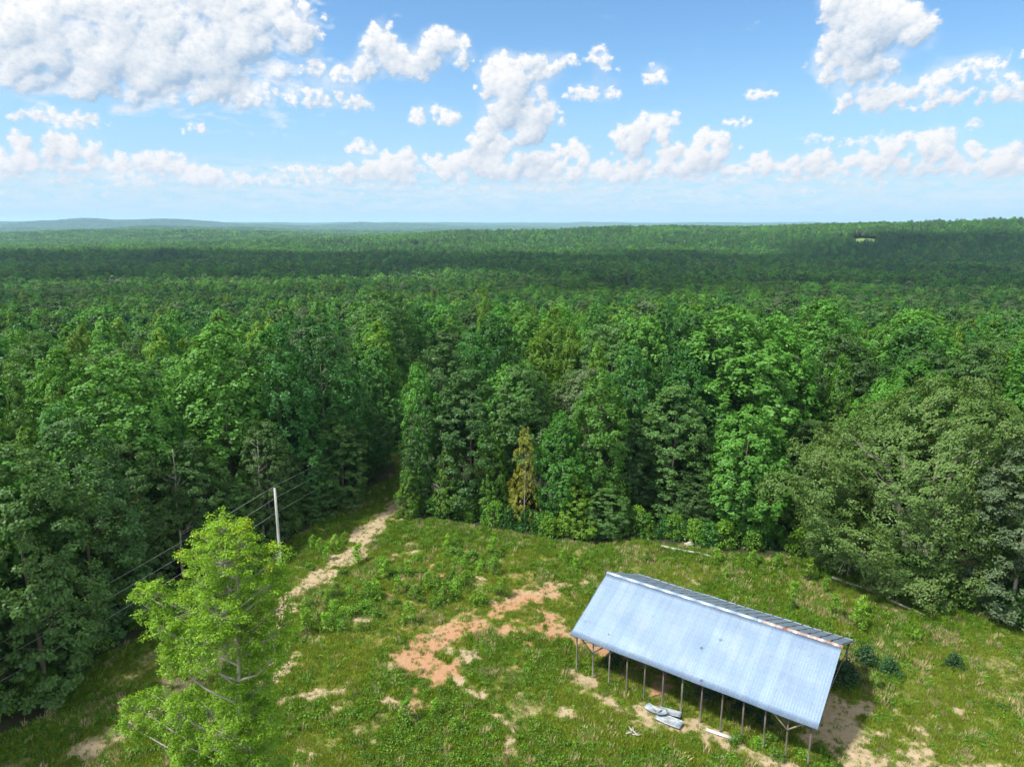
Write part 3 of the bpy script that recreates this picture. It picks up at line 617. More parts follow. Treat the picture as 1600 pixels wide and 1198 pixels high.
# ------------------------------------------------------------------ scatters (stuff): one object each, geometry nodes over points
def scatter(name, meshes, P_, scl, rot, idx, label, cat, tilt=None):
    col = bpy.data.collections.new(name + '_patterns')            # not linked to the scene
    for k, me in enumerate(meshes):
        col.objects.link(bpy.data.objects.new('%s_pattern_%02d' % (name, k), me))
    me = np_mesh(name, P_, np.zeros((0, 4), int))
    a = me.attributes.new('scl', 'FLOAT_VECTOR', 'POINT'); a.data.foreach_set('vector', np.asarray(scl, np.float32).ravel())
    a = me.attributes.new('rot', 'FLOAT_VECTOR', 'POINT'); a.data.foreach_set('vector', np.asarray(rot, np.float32).ravel())
    a = me.attributes.new('idx', 'INT', 'POINT'); a.data.foreach_set('value', np.asarray(idx, np.int32))
    o = link(name, me)
    ng = bpy.data.node_groups.new(name + '_scatter', 'GeometryNodeTree')
    ng.interface.new_socket('Geometry', in_out='INPUT', socket_type='NodeSocketGeometry'); ng.interface.new_socket('Geometry', in_out='OUTPUT', socket_type='NodeSocketGeometry')
    gi = ng.nodes.new('NodeGroupInput'); go = ng.nodes.new('NodeGroupOutput'); ip = ng.nodes.new('GeometryNodeInstanceOnPoints'); ci = ng.nodes.new('GeometryNodeCollectionInfo')
    ci.inputs['Collection'].default_value = col; ci.inputs['Separate Children'].default_value = True; ci.inputs['Reset Children'].default_value = True
    def attr(nm, typ):
        q = ng.nodes.new('GeometryNodeInputNamedAttribute'); q.data_type = typ; q.inputs['Name'].default_value = nm; return [s for s in q.outputs if s.enabled][0]
    er = ng.nodes.new('FunctionNodeEulerToRotation')
    L = ng.links.new
    L(gi.outputs[0], ip.inputs['Points']); L(ci.outputs[0], ip.inputs['Instance']); ip.inputs['Pick Instance'].default_value = True
    L(attr('idx', 'INT'), ip.inputs['Instance Index']); L(attr('rot', 'FLOAT_VECTOR'), er.inputs[0]); L(er.outputs[0], ip.inputs['Rotation']); L(attr('scl', 'FLOAT_VECTOR'), ip.inputs['Scale'])
    L(ip.outputs[0], go.inputs[0])
    md = o.modifiers.new('scatter', 'NODES'); md.node_group = ng
    tag(o, label, cat, kind='stuff'); return o

# middle distance: the rest of the near grid plus everything to 3 km, then groves to 9 km
PTS, SCL, ROT, IDX = [], [], [], []
MESH = []
def lod(key, kind, mat, seeds, zl, ntuft, nleaf, ls, tuft):
    ids = []
    for s in seeds:
        V, F_, tint, _ = crown_arrays(s, 25, 5, zl, kind, ntuft, nleaf, ls, tuft, gap=.05)
        MESH.append(np_mesh(key, V, F_, (M[mat],), {'tint': tint})); ids.append(len(MESH) - 1)
    return ids
MID = {'bright': lod('z', 'poplar', 'bright', (51,), 6, 190, 20, .78, 1.0), 'poplar': lod('a', 'poplar', 'poplar', (1, 2, 3), 6, 190, 20, .78, 1.0), 'poplar_dark': lod('b', 'poplar', 'poplar_dark', (4, 5), 6, 190, 20, .78, 1.0), 'gum': lod('c', 'gum', 'gum', (6, 7), 6, 160, 20, .75, .9),
       'oak': lod('d', 'oak', 'oak', (8, 9, 10), 6, 200, 22, .7, 1.15), 'grey': lod('e', 'oak', 'grey', (11,), 6, 200, 22, .7, 1.15), 'pine': lod('f', 'pine', 'pine', (12, 13), 7, 170, 20, .6, .85)}
FAR = {'bright': lod('y', 'poplar', 'bright', (52,), 8, 60, 7, 1.7, 1.2), 'poplar': lod('g', 'poplar', 'poplar', (21, 22), 8, 60, 7, 1.7, 1.2), 'poplar_dark': lod('h', 'poplar', 'poplar_dark', (23,), 8, 60, 7, 1.7, 1.2), 'gum': lod('i', 'gum', 'gum', (24,), 8, 50, 7, 1.6, 1.1),
       'oak': lod('j', 'oak', 'oak', (25, 26), 8, 60, 7, 1.7, 1.3), 'grey': lod('k', 'oak', 'grey', (27,), 8, 60, 7, 1.7, 1.2), 'pine': lod('l', 'pine', 'pine', (28, 29), 7, 60, 6, 1.4, .9)}
def add_pts(x, y, z, H, R, ids):
    n = len(x); PTS.append(np.stack([x, y, z], 1)); SCL.append(np.stack([R / 5, R / 5, H / 25], 1)); ROT.append(np.stack([np.zeros(n), np.zeros(n), rg.uniform(0, 6.28, n)], 1)); IDX.append(ids)
RB = {'bright': 5.6, 'poplar': 5.2, 'poplar_dark': 5.0, 'gum': 4.2, 'oak': 5.8, 'grey': 5.0, 'pine': 3.5}
rest = np.array(rest); KR = np.array(keys)[rest]
for key in MID:
    k = rest[KR == key]
    if len(k): add_pts(X[k], Y[k], zz[k] - .1, HH[k], RB[key] * rg.uniform(.8, 1.2, len(k)), rg.choice(MID[key], len(k)))
def pine_mask(x, y):
    r = np.hypot(x, y); az_ = np.degrees(np.arctan2(x, y)); n = vnoise(x, y, 300, 41, 3)
    p = sstep(480, 820, r) * .92
    p = np.where((r < 700) & (az_ > -14), p * .5, p)
    p = np.where(n > .54, p * .12, p)
    return np.where(r > 2600, .45 + .4 * (n < .5), p)
for (sp, r0, r1, LODS, cut) in ((7.6, 420, 760, MID, None), (7.8, 760, 3000, FAR, None)):
    x, y = jitter_grid(r0 * .6, r1, sp, 46 * D2R, r0, r1); z = terr(x, y); pm = pine_mask(x, y)
    k = ~(gap(x, y, 'meadow') | gap(x, y, 'field') | gap(x, y, 'sand_pit') | gap(x, y, 'house') | gap(x, y, 'clearcut')); x, y, z, pm = x[k], y[k], z[k], pm[k]
    isp = rg.random(len(x)) < pm; u = rg.random(len(x)) * .6 + vnoise(x, y, 90, 51, 2) * .8 - .2
    kk = np.where(isp, 'pine', np.where(rg.random(len(x)) < .10, 'bright', np.where(u < .32, 'poplar', np.where(u < .44, 'gum', np.where(u < .72, 'oak', np.where(u < .86, 'poplar_dark', 'grey'))))))
    for key in LODS:
        q = kk == key; n = int(q.sum())
        if n: add_pts(x[q], y[q], z[q] - .1, rg.normal(17 if key == 'pine' else 22, 1.6, n), RB[key] * rg.uniform(.8, 1.2, n), rg.choice(LODS[key], n))
# groves for the far hills
gids = []
for s, mats in ((61, ('oak', 'poplar', 'pine')), (62, ('pine', 'poplar_dark', 'oak')), (63, ('poplar', 'gum', 'oak'))):
    Vs, Fs, Ts, Ms, n0 = [], [], [], [], 0; r_ = np.random.default_rng(s)
    for gx in range(4):
        for gy in range(4):
            kd = ('oak', 'poplar', 'pine')[r_.integers(3)]
            V, F_, ti, _ = crown_arrays(int(s * 20 + gx * 4 + gy), 22 + r_.uniform(-3, 3), 5.6, 9, kd, 16, 4, 3.6, 1.6, gap=0)
            V = V + np.array([(gx - 1.5) * 10 + r_.uniform(-3, 3), (gy - 1.5) * 10 + r_.uniform(-3, 3), 0]); Vs.append(V); Fs.append(F_ + n0); n0 += len(V); Ts.append(ti); Ms += [int(r_.integers(3))] * len(F_)
    MESH.append(np_mesh('grove', np.concatenate(Vs), np.concatenate(Fs), tuple(M[q] for q in mats), {'tint': np.concatenate(Ts)}, mi=Ms)); gids.append(len(MESH) - 1)
x, y = jitter_grid(1800, 9500, 40, 46 * D2R, 3000, 9500); k = ~(gap(x, y, 'hay_field') | gap(x, y, 'pasture')); x, y = x[k], y[k]; n = len(x)
add_pts(x, y, terr(x, y), np.full(n, 25.), np.full(n, 5.), rg.choice(gids, n))
P_ = np.concatenate(PTS)
print('far wood', len(P_))
scatter('far_forest', MESH, P_, np.concatenate(SCL), np.concatenate(ROT), np.concatenate(IDX), 'endless mixed forest of broadleaf trees and pine plantations rolling to the horizon', 'forest')

# ------------------------------------------------------------------ the barn
m, t, out = mat_tree('galvanised_roof_sheets')
tcn = t.new('ShaderNodeTexCoord'); s3 = t.new('ShaderNodeSeparateXYZ'); t.l.new(tcn.outputs['Object'], s3.inputs[0])
sheet = t.math('FLOOR', t.math('DIVIDE', s3.outputs[0], .92)); wn = t.new('ShaderNodeTexWhiteNoise', noise_dimensions='1D'); t.l.new(sheet, wn.inputs['W'])
big = t.noise(tcn.outputs['Object'], .6, 5, .6); streak = t.noise(t.vec('MULTIPLY', tcn.outputs['Object'], (6, .35, .35)), 1.0, 5, .6)
c = t.mix(wn.outputs['Value'], (.27, .375, .53), (.32, .43, .58)); c = t.mix(t.smooth(streak, .42, .70, 0, .45), c, (.26, .33, .43))
c = t.mix(t.smooth(big, .45, .7, 0, .3), c, (.46, .51, .57))
vo = t.new('ShaderNodeTexVoronoi'); t.l.new(tcn.outputs['Object'], vo.inputs['Vector']); vo.inputs['Scale'].default_value = .75; vo.inputs['Randomness'].default_value = 1
spot = t.math('MULTIPLY', t.smooth(vo.outputs['Distance'], .14, .07), t.smooth(t.noise(tcn.outputs['Object'], .9, 3), .48, .56))
c = t.mix(t.math('MULTIPLY', spot, .8), c, (.12, .10, .11))
row = t.math('ABSOLUTE', t.math('SUBTRACT', t.math('FRACT', t.math('DIVIDE', s3.outputs[1], .52)), .5)); rib = t.math('ABSOLUTE', t.math('SUBTRACT', t.math('FRACT', t.math('DIVIDE', s3.outputs[0], .46)), .5))
c = t.mix(t.math('MULTIPLY', t.math('MULTIPLY', t.smooth(row, .09, .05), t.smooth(rib, .14, .09)), .5), c, (.16, .19, .25))
# rust runs along the laps of the far slope and under the ridge
lap = t.math('ABSOLUTE', t.math('SUBTRACT', t.math('FRACT', t.math('DIVIDE', s3.outputs[0], .92)), .5)); lapm = t.smooth(lap, .39, .44)
far_side = t.smooth(s3.outputs[1], 7.3, 7.5); rn = t.noise(tcn.outputs['Object'], .45, 4, .6)
c = t.mix(t.math('MULTIPLY', t.math('MULTIPLY', lapm, far_side), t.smooth(rn, .36, .46, .45, 1)), c, (.10, .045, .03))
c = t.mix(t.math('MULTIPLY', t.math('MULTIPLY', lapm, t.math('SUBTRACT', 1, far_side)), t.smooth(rn, .35, .6, .2, .5)), c, (.24, .32, .43))
p = t.new('ShaderNodeBsdfPrincipled'); t.l.new(c, p.inputs['Base Color']); p.inputs['Metallic'].default_value = .65; p.inputs['Roughness'].default_value = .42
t.l.new(p.outputs[0], out.inputs[0]); M['roof'] = m
M['roof_rust'] = rough_mat('rusty_ridge_metal', (.24, .10, .06), (.52, .50, .50), 2.2, .6, .3, stretch=(1, .3, .3))
M['rust'] = rough_mat('rust', (.20, .07, .035), (.36, .16, .08), 5)
M['galv'] = rough_mat('galvanised_strip', (.36, .44, .55), (.30, .38, .48), 2, .6, .5, bump=0)
M['timber'] = rough_mat('barn_timber', (.15, .125, .105), (.085, .07, .06), 4, stretch=(1, 1, .2))
M['timber_pale'] = rough_mat('sawn_timber', (.34, .29, .24), (.24, .20, .16), 4)
EL_ = at(891, 990, 60.4); 
BX0, BY0 = 5.45, 60.35; BLEN, BW, EZ, RZ = 22.2, 14.7, 4.0, 7.35; BANG = math.atan2(-.583, .812)
barn = empty('pole_barn', (BX0, BY0, 0), BANG)
tag(barn, 'open-sided pole barn with a blue-grey corrugated metal gable roof in the clearing', 'barn')
def slope(y0, z0, y1, z1, thick=.03):
    xs = []; hs = []
    x = 0.0; 
    while x < BLEN - .01:
        for dx, h in ((0, 0), (.085, 0), (.105, .017), (.135, .017), (.155, 0)): xs.append(min(x + dx, BLEN)); hs.append(h)
        x += .23
    xs.append(BLEN); hs.append(0); xs = np.array(xs); hs = np.array(hs); n = len(xs)
    tt = np.linspace(0, 1, 13); V = []
    rq = np.random.default_rng(3); sag = rq.normal(0, .012, 13); sag[0] = sag[-1] = 0
    for lay in (0, -thick):
        for q, tq in enumerate(tt): V.append(np.stack([xs, np.full(n, y0 + (y1 - y0) * tq), z0 + (z1 - z0) * tq + hs + lay + sag[q] + .02 * np.sin(xs * .9 + q)], 1))
    V = np.concatenate(V); F_ = []
    m_ = len(tt)
    for lay in range(2):
        i = (np.arange(m_ - 1)[:, None] * n + np.arange(n - 1)[None, :]).ravel() + lay * m_ * n
        F_.append(np.stack([i, i + 1, i + n + 1, i + n], 1))
    for row in (0, m_ - 1):
        i = np.arange(n - 1) + row * n; F_.append(np.stack([i, i + 1, i + 1 + m_ * n, i + m_ * n], 1))
    for c_ in (0, n - 1):
        i = np.arange(m_ - 1) * n + c_; F_.append(np.stack([i, i + n, i + n + m_ * n, i + m_ * n], 1))
    return V, np.concatenate(F_)
for (y0, z0, y1, z1) in ((0, EZ, BW / 2 - .02, RZ), (BW, EZ, BW / 2 + .02, RZ)):
    V, F_ = slope(y0, z0, y1, z1); link('roof_slope', np_mesh('roof_slope', V, F_, (M['roof'],)), barn)
def ridge(x0, x1, mat):
    mb = MB(); y = BW / 2; sl_ = (RZ - EZ) / (BW / 2)
    for k in range(int((x1 - x0) / 1.9) + 1):
        a, b_ = x0 + k * 1.9, min(x0 + (k + 1) * 1.9 - .01, x1)
        if b_ - a < .1: continue
        for s in (-1, 1):
            i = len(mb.v); zt = RZ + .05
            mb.v += [(a, y, zt), (b_, y, zt), (b_, y + s * .24, zt - .24 * sl_), (a, y + s * .24, zt - .24 * sl_), (a, y, zt - .012), (b_, y, zt - .012), (b_, y + s * .24, zt - .24 * sl_ - .012), (a, y + s * .24, zt - .24 * sl_ - .012)]
            for q in ((0, 1, 2, 3), (7, 6, 5, 4), (3, 2, 6, 7), (0, 3, 7, 4), (1, 5, 6, 2)): mb.f.append(tuple(i + j for j in q))
    return mb.build('ridge_cap', mat, barn)
ridge(-.05, 15.6, M['galv']); r2 = ridge(15.62, BLEN + .05, M['roof_rust']); r2['label'] = 'rusted stretch of ridge capping'
# rafters, purlins and eave beams
mb = MB()
for k in range(13):
    x = .45 + k * (BLEN - .9) / 12
    mb.beam((x, .15, EZ - .14), (x, BW / 2 - .05, RZ - .17), .05, .16); mb.beam((x, BW - .15, EZ - .14), (x, BW / 2 + .05, RZ - .17), .05, .16)
    mb.beam((x + .06, .3, EZ - .22), (x + .06, BW - .3, EZ - .22), .05, .16)
mb.build('rafter_frame', M['timber'], barn)
for y in (.38, BW - .38):
    mb = MB(); mb.beam((.1, y, EZ - .16 + .17), (BLEN - .1, y, EZ - .16 + .17), .06, .14); mb.build('eave_beam', M['timber'], barn)
mb = MB()
for k in range(1, 7):
    f_ = k / 7.2
    for s in (0, 1):
        y = f_ * BW / 2 if s == 0 else BW - f_ * BW / 2; mb.beam((.05, y, EZ + (RZ - EZ) * f_ - .065), (BLEN - .05, y, EZ + (RZ - EZ) * f_ - .065), .09, .05)
mb.build('purlin_frame', M['timber'], barn)
rq = random.Random(5)
for y in (.55, BW - .55):
    for k in range(13):
        x = .5 + k * (BLEN - 1.0) / 12; mb = MB(); dx, dy = rq.uniform(-.05, .05), rq.uniform(-.05, .05)
        mb.tube([(x + dx, y + dy, -.6), (x + dx * .5, y + dy * .5, 1.8), (x, y, EZ + .08)], [.085, .078, .07], 8)
        mb.build('post', M['timber'] if rq.random() < .7 else M['wood'], barn, True)
for x0, sgn in ((1, 1), (1, -1), (11, 1), (11, -1)):
    for y in (.5,):
        x = .5 + x0 * (BLEN - 1.0) / 12; mb = MB(); mb.beam((x, y - .12, 2.7), (x + sgn * 1.35, y - .12, 3.95), .05, .12); mb.build('brace', M['timber'] if x0 == 1 else M['timber_pale'], barn)

cb, sb = math.cos(BANG), math.sin(BANG)
def barn_pt(x, y, z=0.0): return (BX0 + x * cb - y * sb, BY0 + x * sb + y * cb, z)
def barn_local(X, Y):
    dx, dy = X - BX0, Y - BY0; return dx * cb + dy * sb, -dx * sb + dy * cb

# ------------------------------------------------------------------ grass and weeds
def tuft_mesh(seed, n, h, spread, w, mat, lean=.35):
    r = np.random.default_rng(seed); V = []; F_ = []; T = []
    for k in range(n):
        a, rad = r.uniform(0, 6.28), spread * math.sqrt(r.random()); b0 = np.array([math.cos(a) * rad, math.sin(a) * rad, -.03]); hh = h * r.uniform(.55, 1.15); b_ = r.uniform(0, 6.28)
        ld = np.array([math.cos(b_), math.sin(b_), 0]) * hh * lean * r.uniform(.3, 1.5); side = np.array([-math.sin(b_ + r.uniform(-1, 1)), math.cos(b_), 0]) * w
        i = len(V); V += [b0 - side, b0 + side, b0 + side * .7 + ld * .45 + np.array([0, 0, hh * .65]), b0 + ld + np.array([0, 0, hh])]; F_.append((i, i + 1, i + 2, i + 3)); T += [r.random()] * 4
    return np_mesh('tuft', np.array(V), np.array(F_), (M[mat],), {'tint': np.array(T)})
def weed_mesh(seed, n, h, R, mat, ls=.12):
    r = np.random.default_rng(seed); z = r.random(n) ** .8 * h; a = r.uniform(0, 6.28, n); rad = R * np.sqrt(r.random(n)) * (1.15 - z / h * .7)
    cen = np.stack([np.cos(a) * rad, np.sin(a) * rad, z + .03], 1); V, F_ = leaf_quads(cen, np.stack([np.cos(a) * .5, np.sin(a) * .5, np.ones(n)], 1), ls * r.uniform(.6, 1.4, n), r, .5)
    return np_mesh('weed', V, F_, (M[mat],), {'tint': np.repeat(r.random(n), 4)})
GM = [tuft_mesh(s, 26, .34, .34, .018, 'grass') for s in (1, 2, 3)] + [tuft_mesh(s, 26, .42, .34, .02, 'grass_dark') for s in (4, 5)] + [weed_mesh(6, 60, .32, .4, 'weed'), weed_mesh(7, 60, .4, .4, 'grass_dark')] + [tuft_mesh(8, 22, .7, .28, .014, 'straw', .25), tuft_mesh(9, 22, .5, .3, .014, 'straw', .4)]
ng_ = 210000
x = rg.uniform(-62, 62, ng_); y = 44 + (150 - 44) * rg.random(ng_) ** 1.35
k = in_poly(x, y, CLEAR) & (np.abs(np.arctan2(x, y)) < 44 * D2R); x, y = x[k], y[k]
d_, _ = dirt(x, y); lx, ly = barn_local(x, y); under = (lx > .3) & (lx < BLEN - .3) & (ly > 1.2) & (ly < BW - .5)
keep = rg.random(len(x)) > d_ * .84
keep &= ~(under & (rg.random(len(x)) < .55))
x, y, d_ = x[keep], y[keep], d_[keep]
pn = vnoise(x, y, 9, 61, 3); pn2 = vnoise(x, y, 3, 62, 3)
edge = np.minimum(seg_dist(x, y, WL), seg_dist(x, y, WR))
leftlush = sstep(-8, -26, x - (y - 75) * .35)
pl = .30 * leftlush + .55 * sstep(.50, .62, pn) + .5 * sstep(7, 2, edge)
u = rg.random(len(x)); idx = np.where(u < pl * .75, np.where(rg.random(len(x)) < .6, rg.integers(3, 5, len(x)), 6), rg.integers(0, 3, len(x)))
idx = np.where((rg.random(len(x)) < .06 + .25 * sstep(.55, .65, pn2)) & (rg.random(len(x)) < .7), np.where((idx >= 3) & (rg.random(len(x)) < .5), 6, 5), idx)
idx = np.where(rg.random(len(x)) < .02 + .20 * sstep(.60, .70, pn2), rg.integers(7, 9, len(x)), idx)
s = rg.uniform(.7, 1.4, len(x)) * (1 - .45 * np.clip(d_ * 2, 0, 1)) * np.where(pn > .55, 1.15, .95)
scatter('grass', GM, np.stack([x, y, near_z(x, y)], 1), np.stack([s, s, s], 1), np.stack([rg.normal(0, .08, len(x)), rg.normal(0, .08, len(x)), rg.uniform(0, 6.28, len(x))], 1), idx,
        'patchy green and straw-coloured grass and low weeds covering the clearing', 'grass')
print('grass', len(x))

# ------------------------------------------------------------------ shrubs, saplings and bushes: each its own
SHRUB = {}
def shrub_mesh(seed, n_t, n_l, h, R, ls, mat, z0=.05):
    r = np.random.default_rng(seed); T = r.random(n_t); a = r.uniform(0, 6.28, n_t); rad = R * np.sqrt(r.random(n_t)) * (1 - .65 * T ** 1.5)
    Cc = np.stack([np.cos(a) * rad, np.sin(a) * rad, z0 + T * h], 1); d = nrm(r.normal(0, 1, (n_t, n_l, 3)) + np.array([0, 0, .4]))
    cen = (Cc[:, None] + d * R * .28 * r.uniform(.4, 1.1, (n_t, n_l, 1))).reshape(-1, 3)
    V, F_ = leaf_quads(cen, (d + np.array([0, 0, .6])).reshape(-1, 3), ls * r.uniform(.6, 1.4, len(cen)), r, .6)
    return np_mesh('foliage', V, F_, (M[mat],), {'tint': np.repeat(np.clip(np.repeat(r.random(n_t) * .6 + .2, n_l) + r.normal(0, .15, len(cen)), 0, 1), 4)})
def stem_mesh(seed, h, R, n=5):
    r = random.Random(seed); mb = MB()
    for k in range(n):
        a = r.uniform(0, 6.28); mb.tube([(0, 0, -.1), (math.cos(a) * R * .3, math.sin(a) * R * .3, h * .5), (math.cos(a) * R * .6, math.sin(a) * R * .6, h * .9)], [.03, .02, .008], 4)
    return mb.mesh('stem', M['bark'])
SHRUB['sapling'] = [(shrub_mesh(100 + s, 40, 14, 2.1, .85, .19, 'sapling'), stem_mesh(s, 1.5, .7)) for s in range(3)]
SHRUB['shrub'] = [(shrub_mesh(110 + s, 46, 14, 1.0, 1.0, .16, 'weed'), stem_mesh(20 + s, 1.0, .9)) for s in range(2)] + [(shrub_mesh(115, 46, 14, 1.0, 1.0, .16, 'sapling'), stem_mesh(25, 1.0, .9))]
SHRUB['bush'] = [(shrub_mesh(120 + s, 60, 16, 1.5, 1.3, .19, 'bush_dark'), stem_mesh(30 + s, 1.5, 1.2)) for s in range(2)]
SHRUB['edge'] = [(shrub_mesh(130 + s, 90, 16, 2.6, 1.6, .26, mt), stem_mesh(40 + s, 2.6, 1.4)) for s, mt in enumerate(('poplar', 'poplar_dark', 'weed'))]
SH = []
def put_shrub(kind, x, y, s, where=None, label=None, hs=1.0):
    nm = {'sapling': 'sapling', 'shrub': 'weed_shrub', 'bush': 'bush', 'edge': 'undergrowth_shrub'}[kind]
    o = empty(nm, (x, y, gz(x, y)), rnd.uniform(0, 6.28), (s, s, s * hs)); v = rnd.randrange(len(SHRUB[kind])); f_, st = SHRUB[kind][v]
    link('foliage', f_, o); link('stem', st, o); SH.append([o, kind, x, y, label]); return o
def pxs(kind, px, py, s, label=None, hs=1.0): x, y = ground(px, py); return put_shrub(kind, x, y, s, None, label, hs)
# open shrub belt between track and bare clay
for i in range(92):
    px, py = rnd.uniform(470, 790), rnd.uniform(845, 1010)
    if py > 1010 - (px - 470) * .35: py -= 60
    if seg_dist(np.array([ground(px, py)[0]]), np.array([ground(px, py)[1]]), STW[0][0])[0] < 1.8: continue
    pxs(rnd.choice(('sapling', 'shrub', 'shrub')), px, py, rnd.uniform(.55, 1.15))
for px, py, s in ((635, 1130, 1.1), (680, 1120, .8), (712, 1145, .7), (560, 880, 1.2), (600, 905, 1.2), (640, 975, 1.1), (575, 940, 1.1), (480, 990, 1.3), (520, 935, 1.1)): pxs('sapling', px, py, s)
for px, py, s in ((1340, 985, 1.3), (1302, 965, 1.2), (1345, 960, 1.0), (1262, 908, 1.3), (1215, 890, 1.0), (1175, 885, 1.0), (1240, 935, 1.0), (1120, 880, .9), (1480, 955, 1.3), (1550, 965, 1.1), (1235, 955, .8), (1365, 1075, .8), (1290, 925, .8), (1430, 1005, .7), (1135, 905, .8), (880, 880, .9), (900, 895, .9), (1010, 880, .8)): pxs('sapling', px, py, s)
for px, py, s, lb in ((1489, 1042, .85, 'small dark rounded bush alone in the grass right of the barn'), (1388, 1052, 1.0, 'low dark bush in the grass between the barn and the lone rounded bush'), (1318, 1068, 1.35, 'dark bush against the back corner post of the barn'), (1352, 1040, 1.2, 'dark shrub just behind the barn corner bush')): pxs('bush', px, py, s, lb)
for i in range(46):
    lx, ly = rnd.uniform(1.2, BLEN - 1.5), rnd.uniform(1.6, BW - 1.5); x_, y_, _ = barn_pt(lx, ly); put_shrub(rnd.choice(('shrub', 'bush', 'sapling', 'shrub')), x_, y_, rnd.uniform(.6, 1.05))
for px, py in ((1185, 1165), (1205, 1160), (1255, 1185), (1150, 1160), (1215, 1185)): pxs('shrub', px, py, .75)
for i in range(66):                                       # row at the foot of the wood, right side
    f_ = (i + rnd.random()) / 66 * (len(WR) - 2); a_ = WR[int(f_)]; b_ = WR[int(f_) + 1]; q = f_ - int(f_)
    x_, y_ = a_[0] + (b_[0] - a_[0]) * q, a_[1] + (b_[1] - a_[1]) * q; put_shrub('edge', x_ + rnd.uniform(-.8, .8), y_ + rnd.uniform(.9, 3.6), rnd.uniform(.5, 1.25))
for i in range(26):
    f_ = len(WR) - 6 + 4.6 * (i + rnd.random()) / 26; a_ = WR[int(f_)]; b_ = WR[int(f_) + 1]; q = f_ - int(f_)
    x_, y_ = a_[0] + (b_[0] - a_[0]) * q, a_[1] + (b_[1] - a_[1]) * q; put_shrub('edge', x_ + rnd.uniform(0, 4), y_ + rnd.uniform(.5, 6), rnd.uniform(.8, 1.5))
for i in range(26):
    f_ = 1 + (i + rnd.random()) / 26 * (len(WL) - 3); a_ = WL[int(f_)]; b_ = WL[int(f_) + 1]; q = f_ - int(f_)
    x_, y_ = a_[0] + (b_[0] - a_[0]) * q, a_[1] + (b_[1] - a_[1]) * q; put_shrub('edge', x_ + rnd.uniform(-3.2, -.8), y_ + rnd.uniform(0, 2.4), rnd.uniform(.6, 1.2))

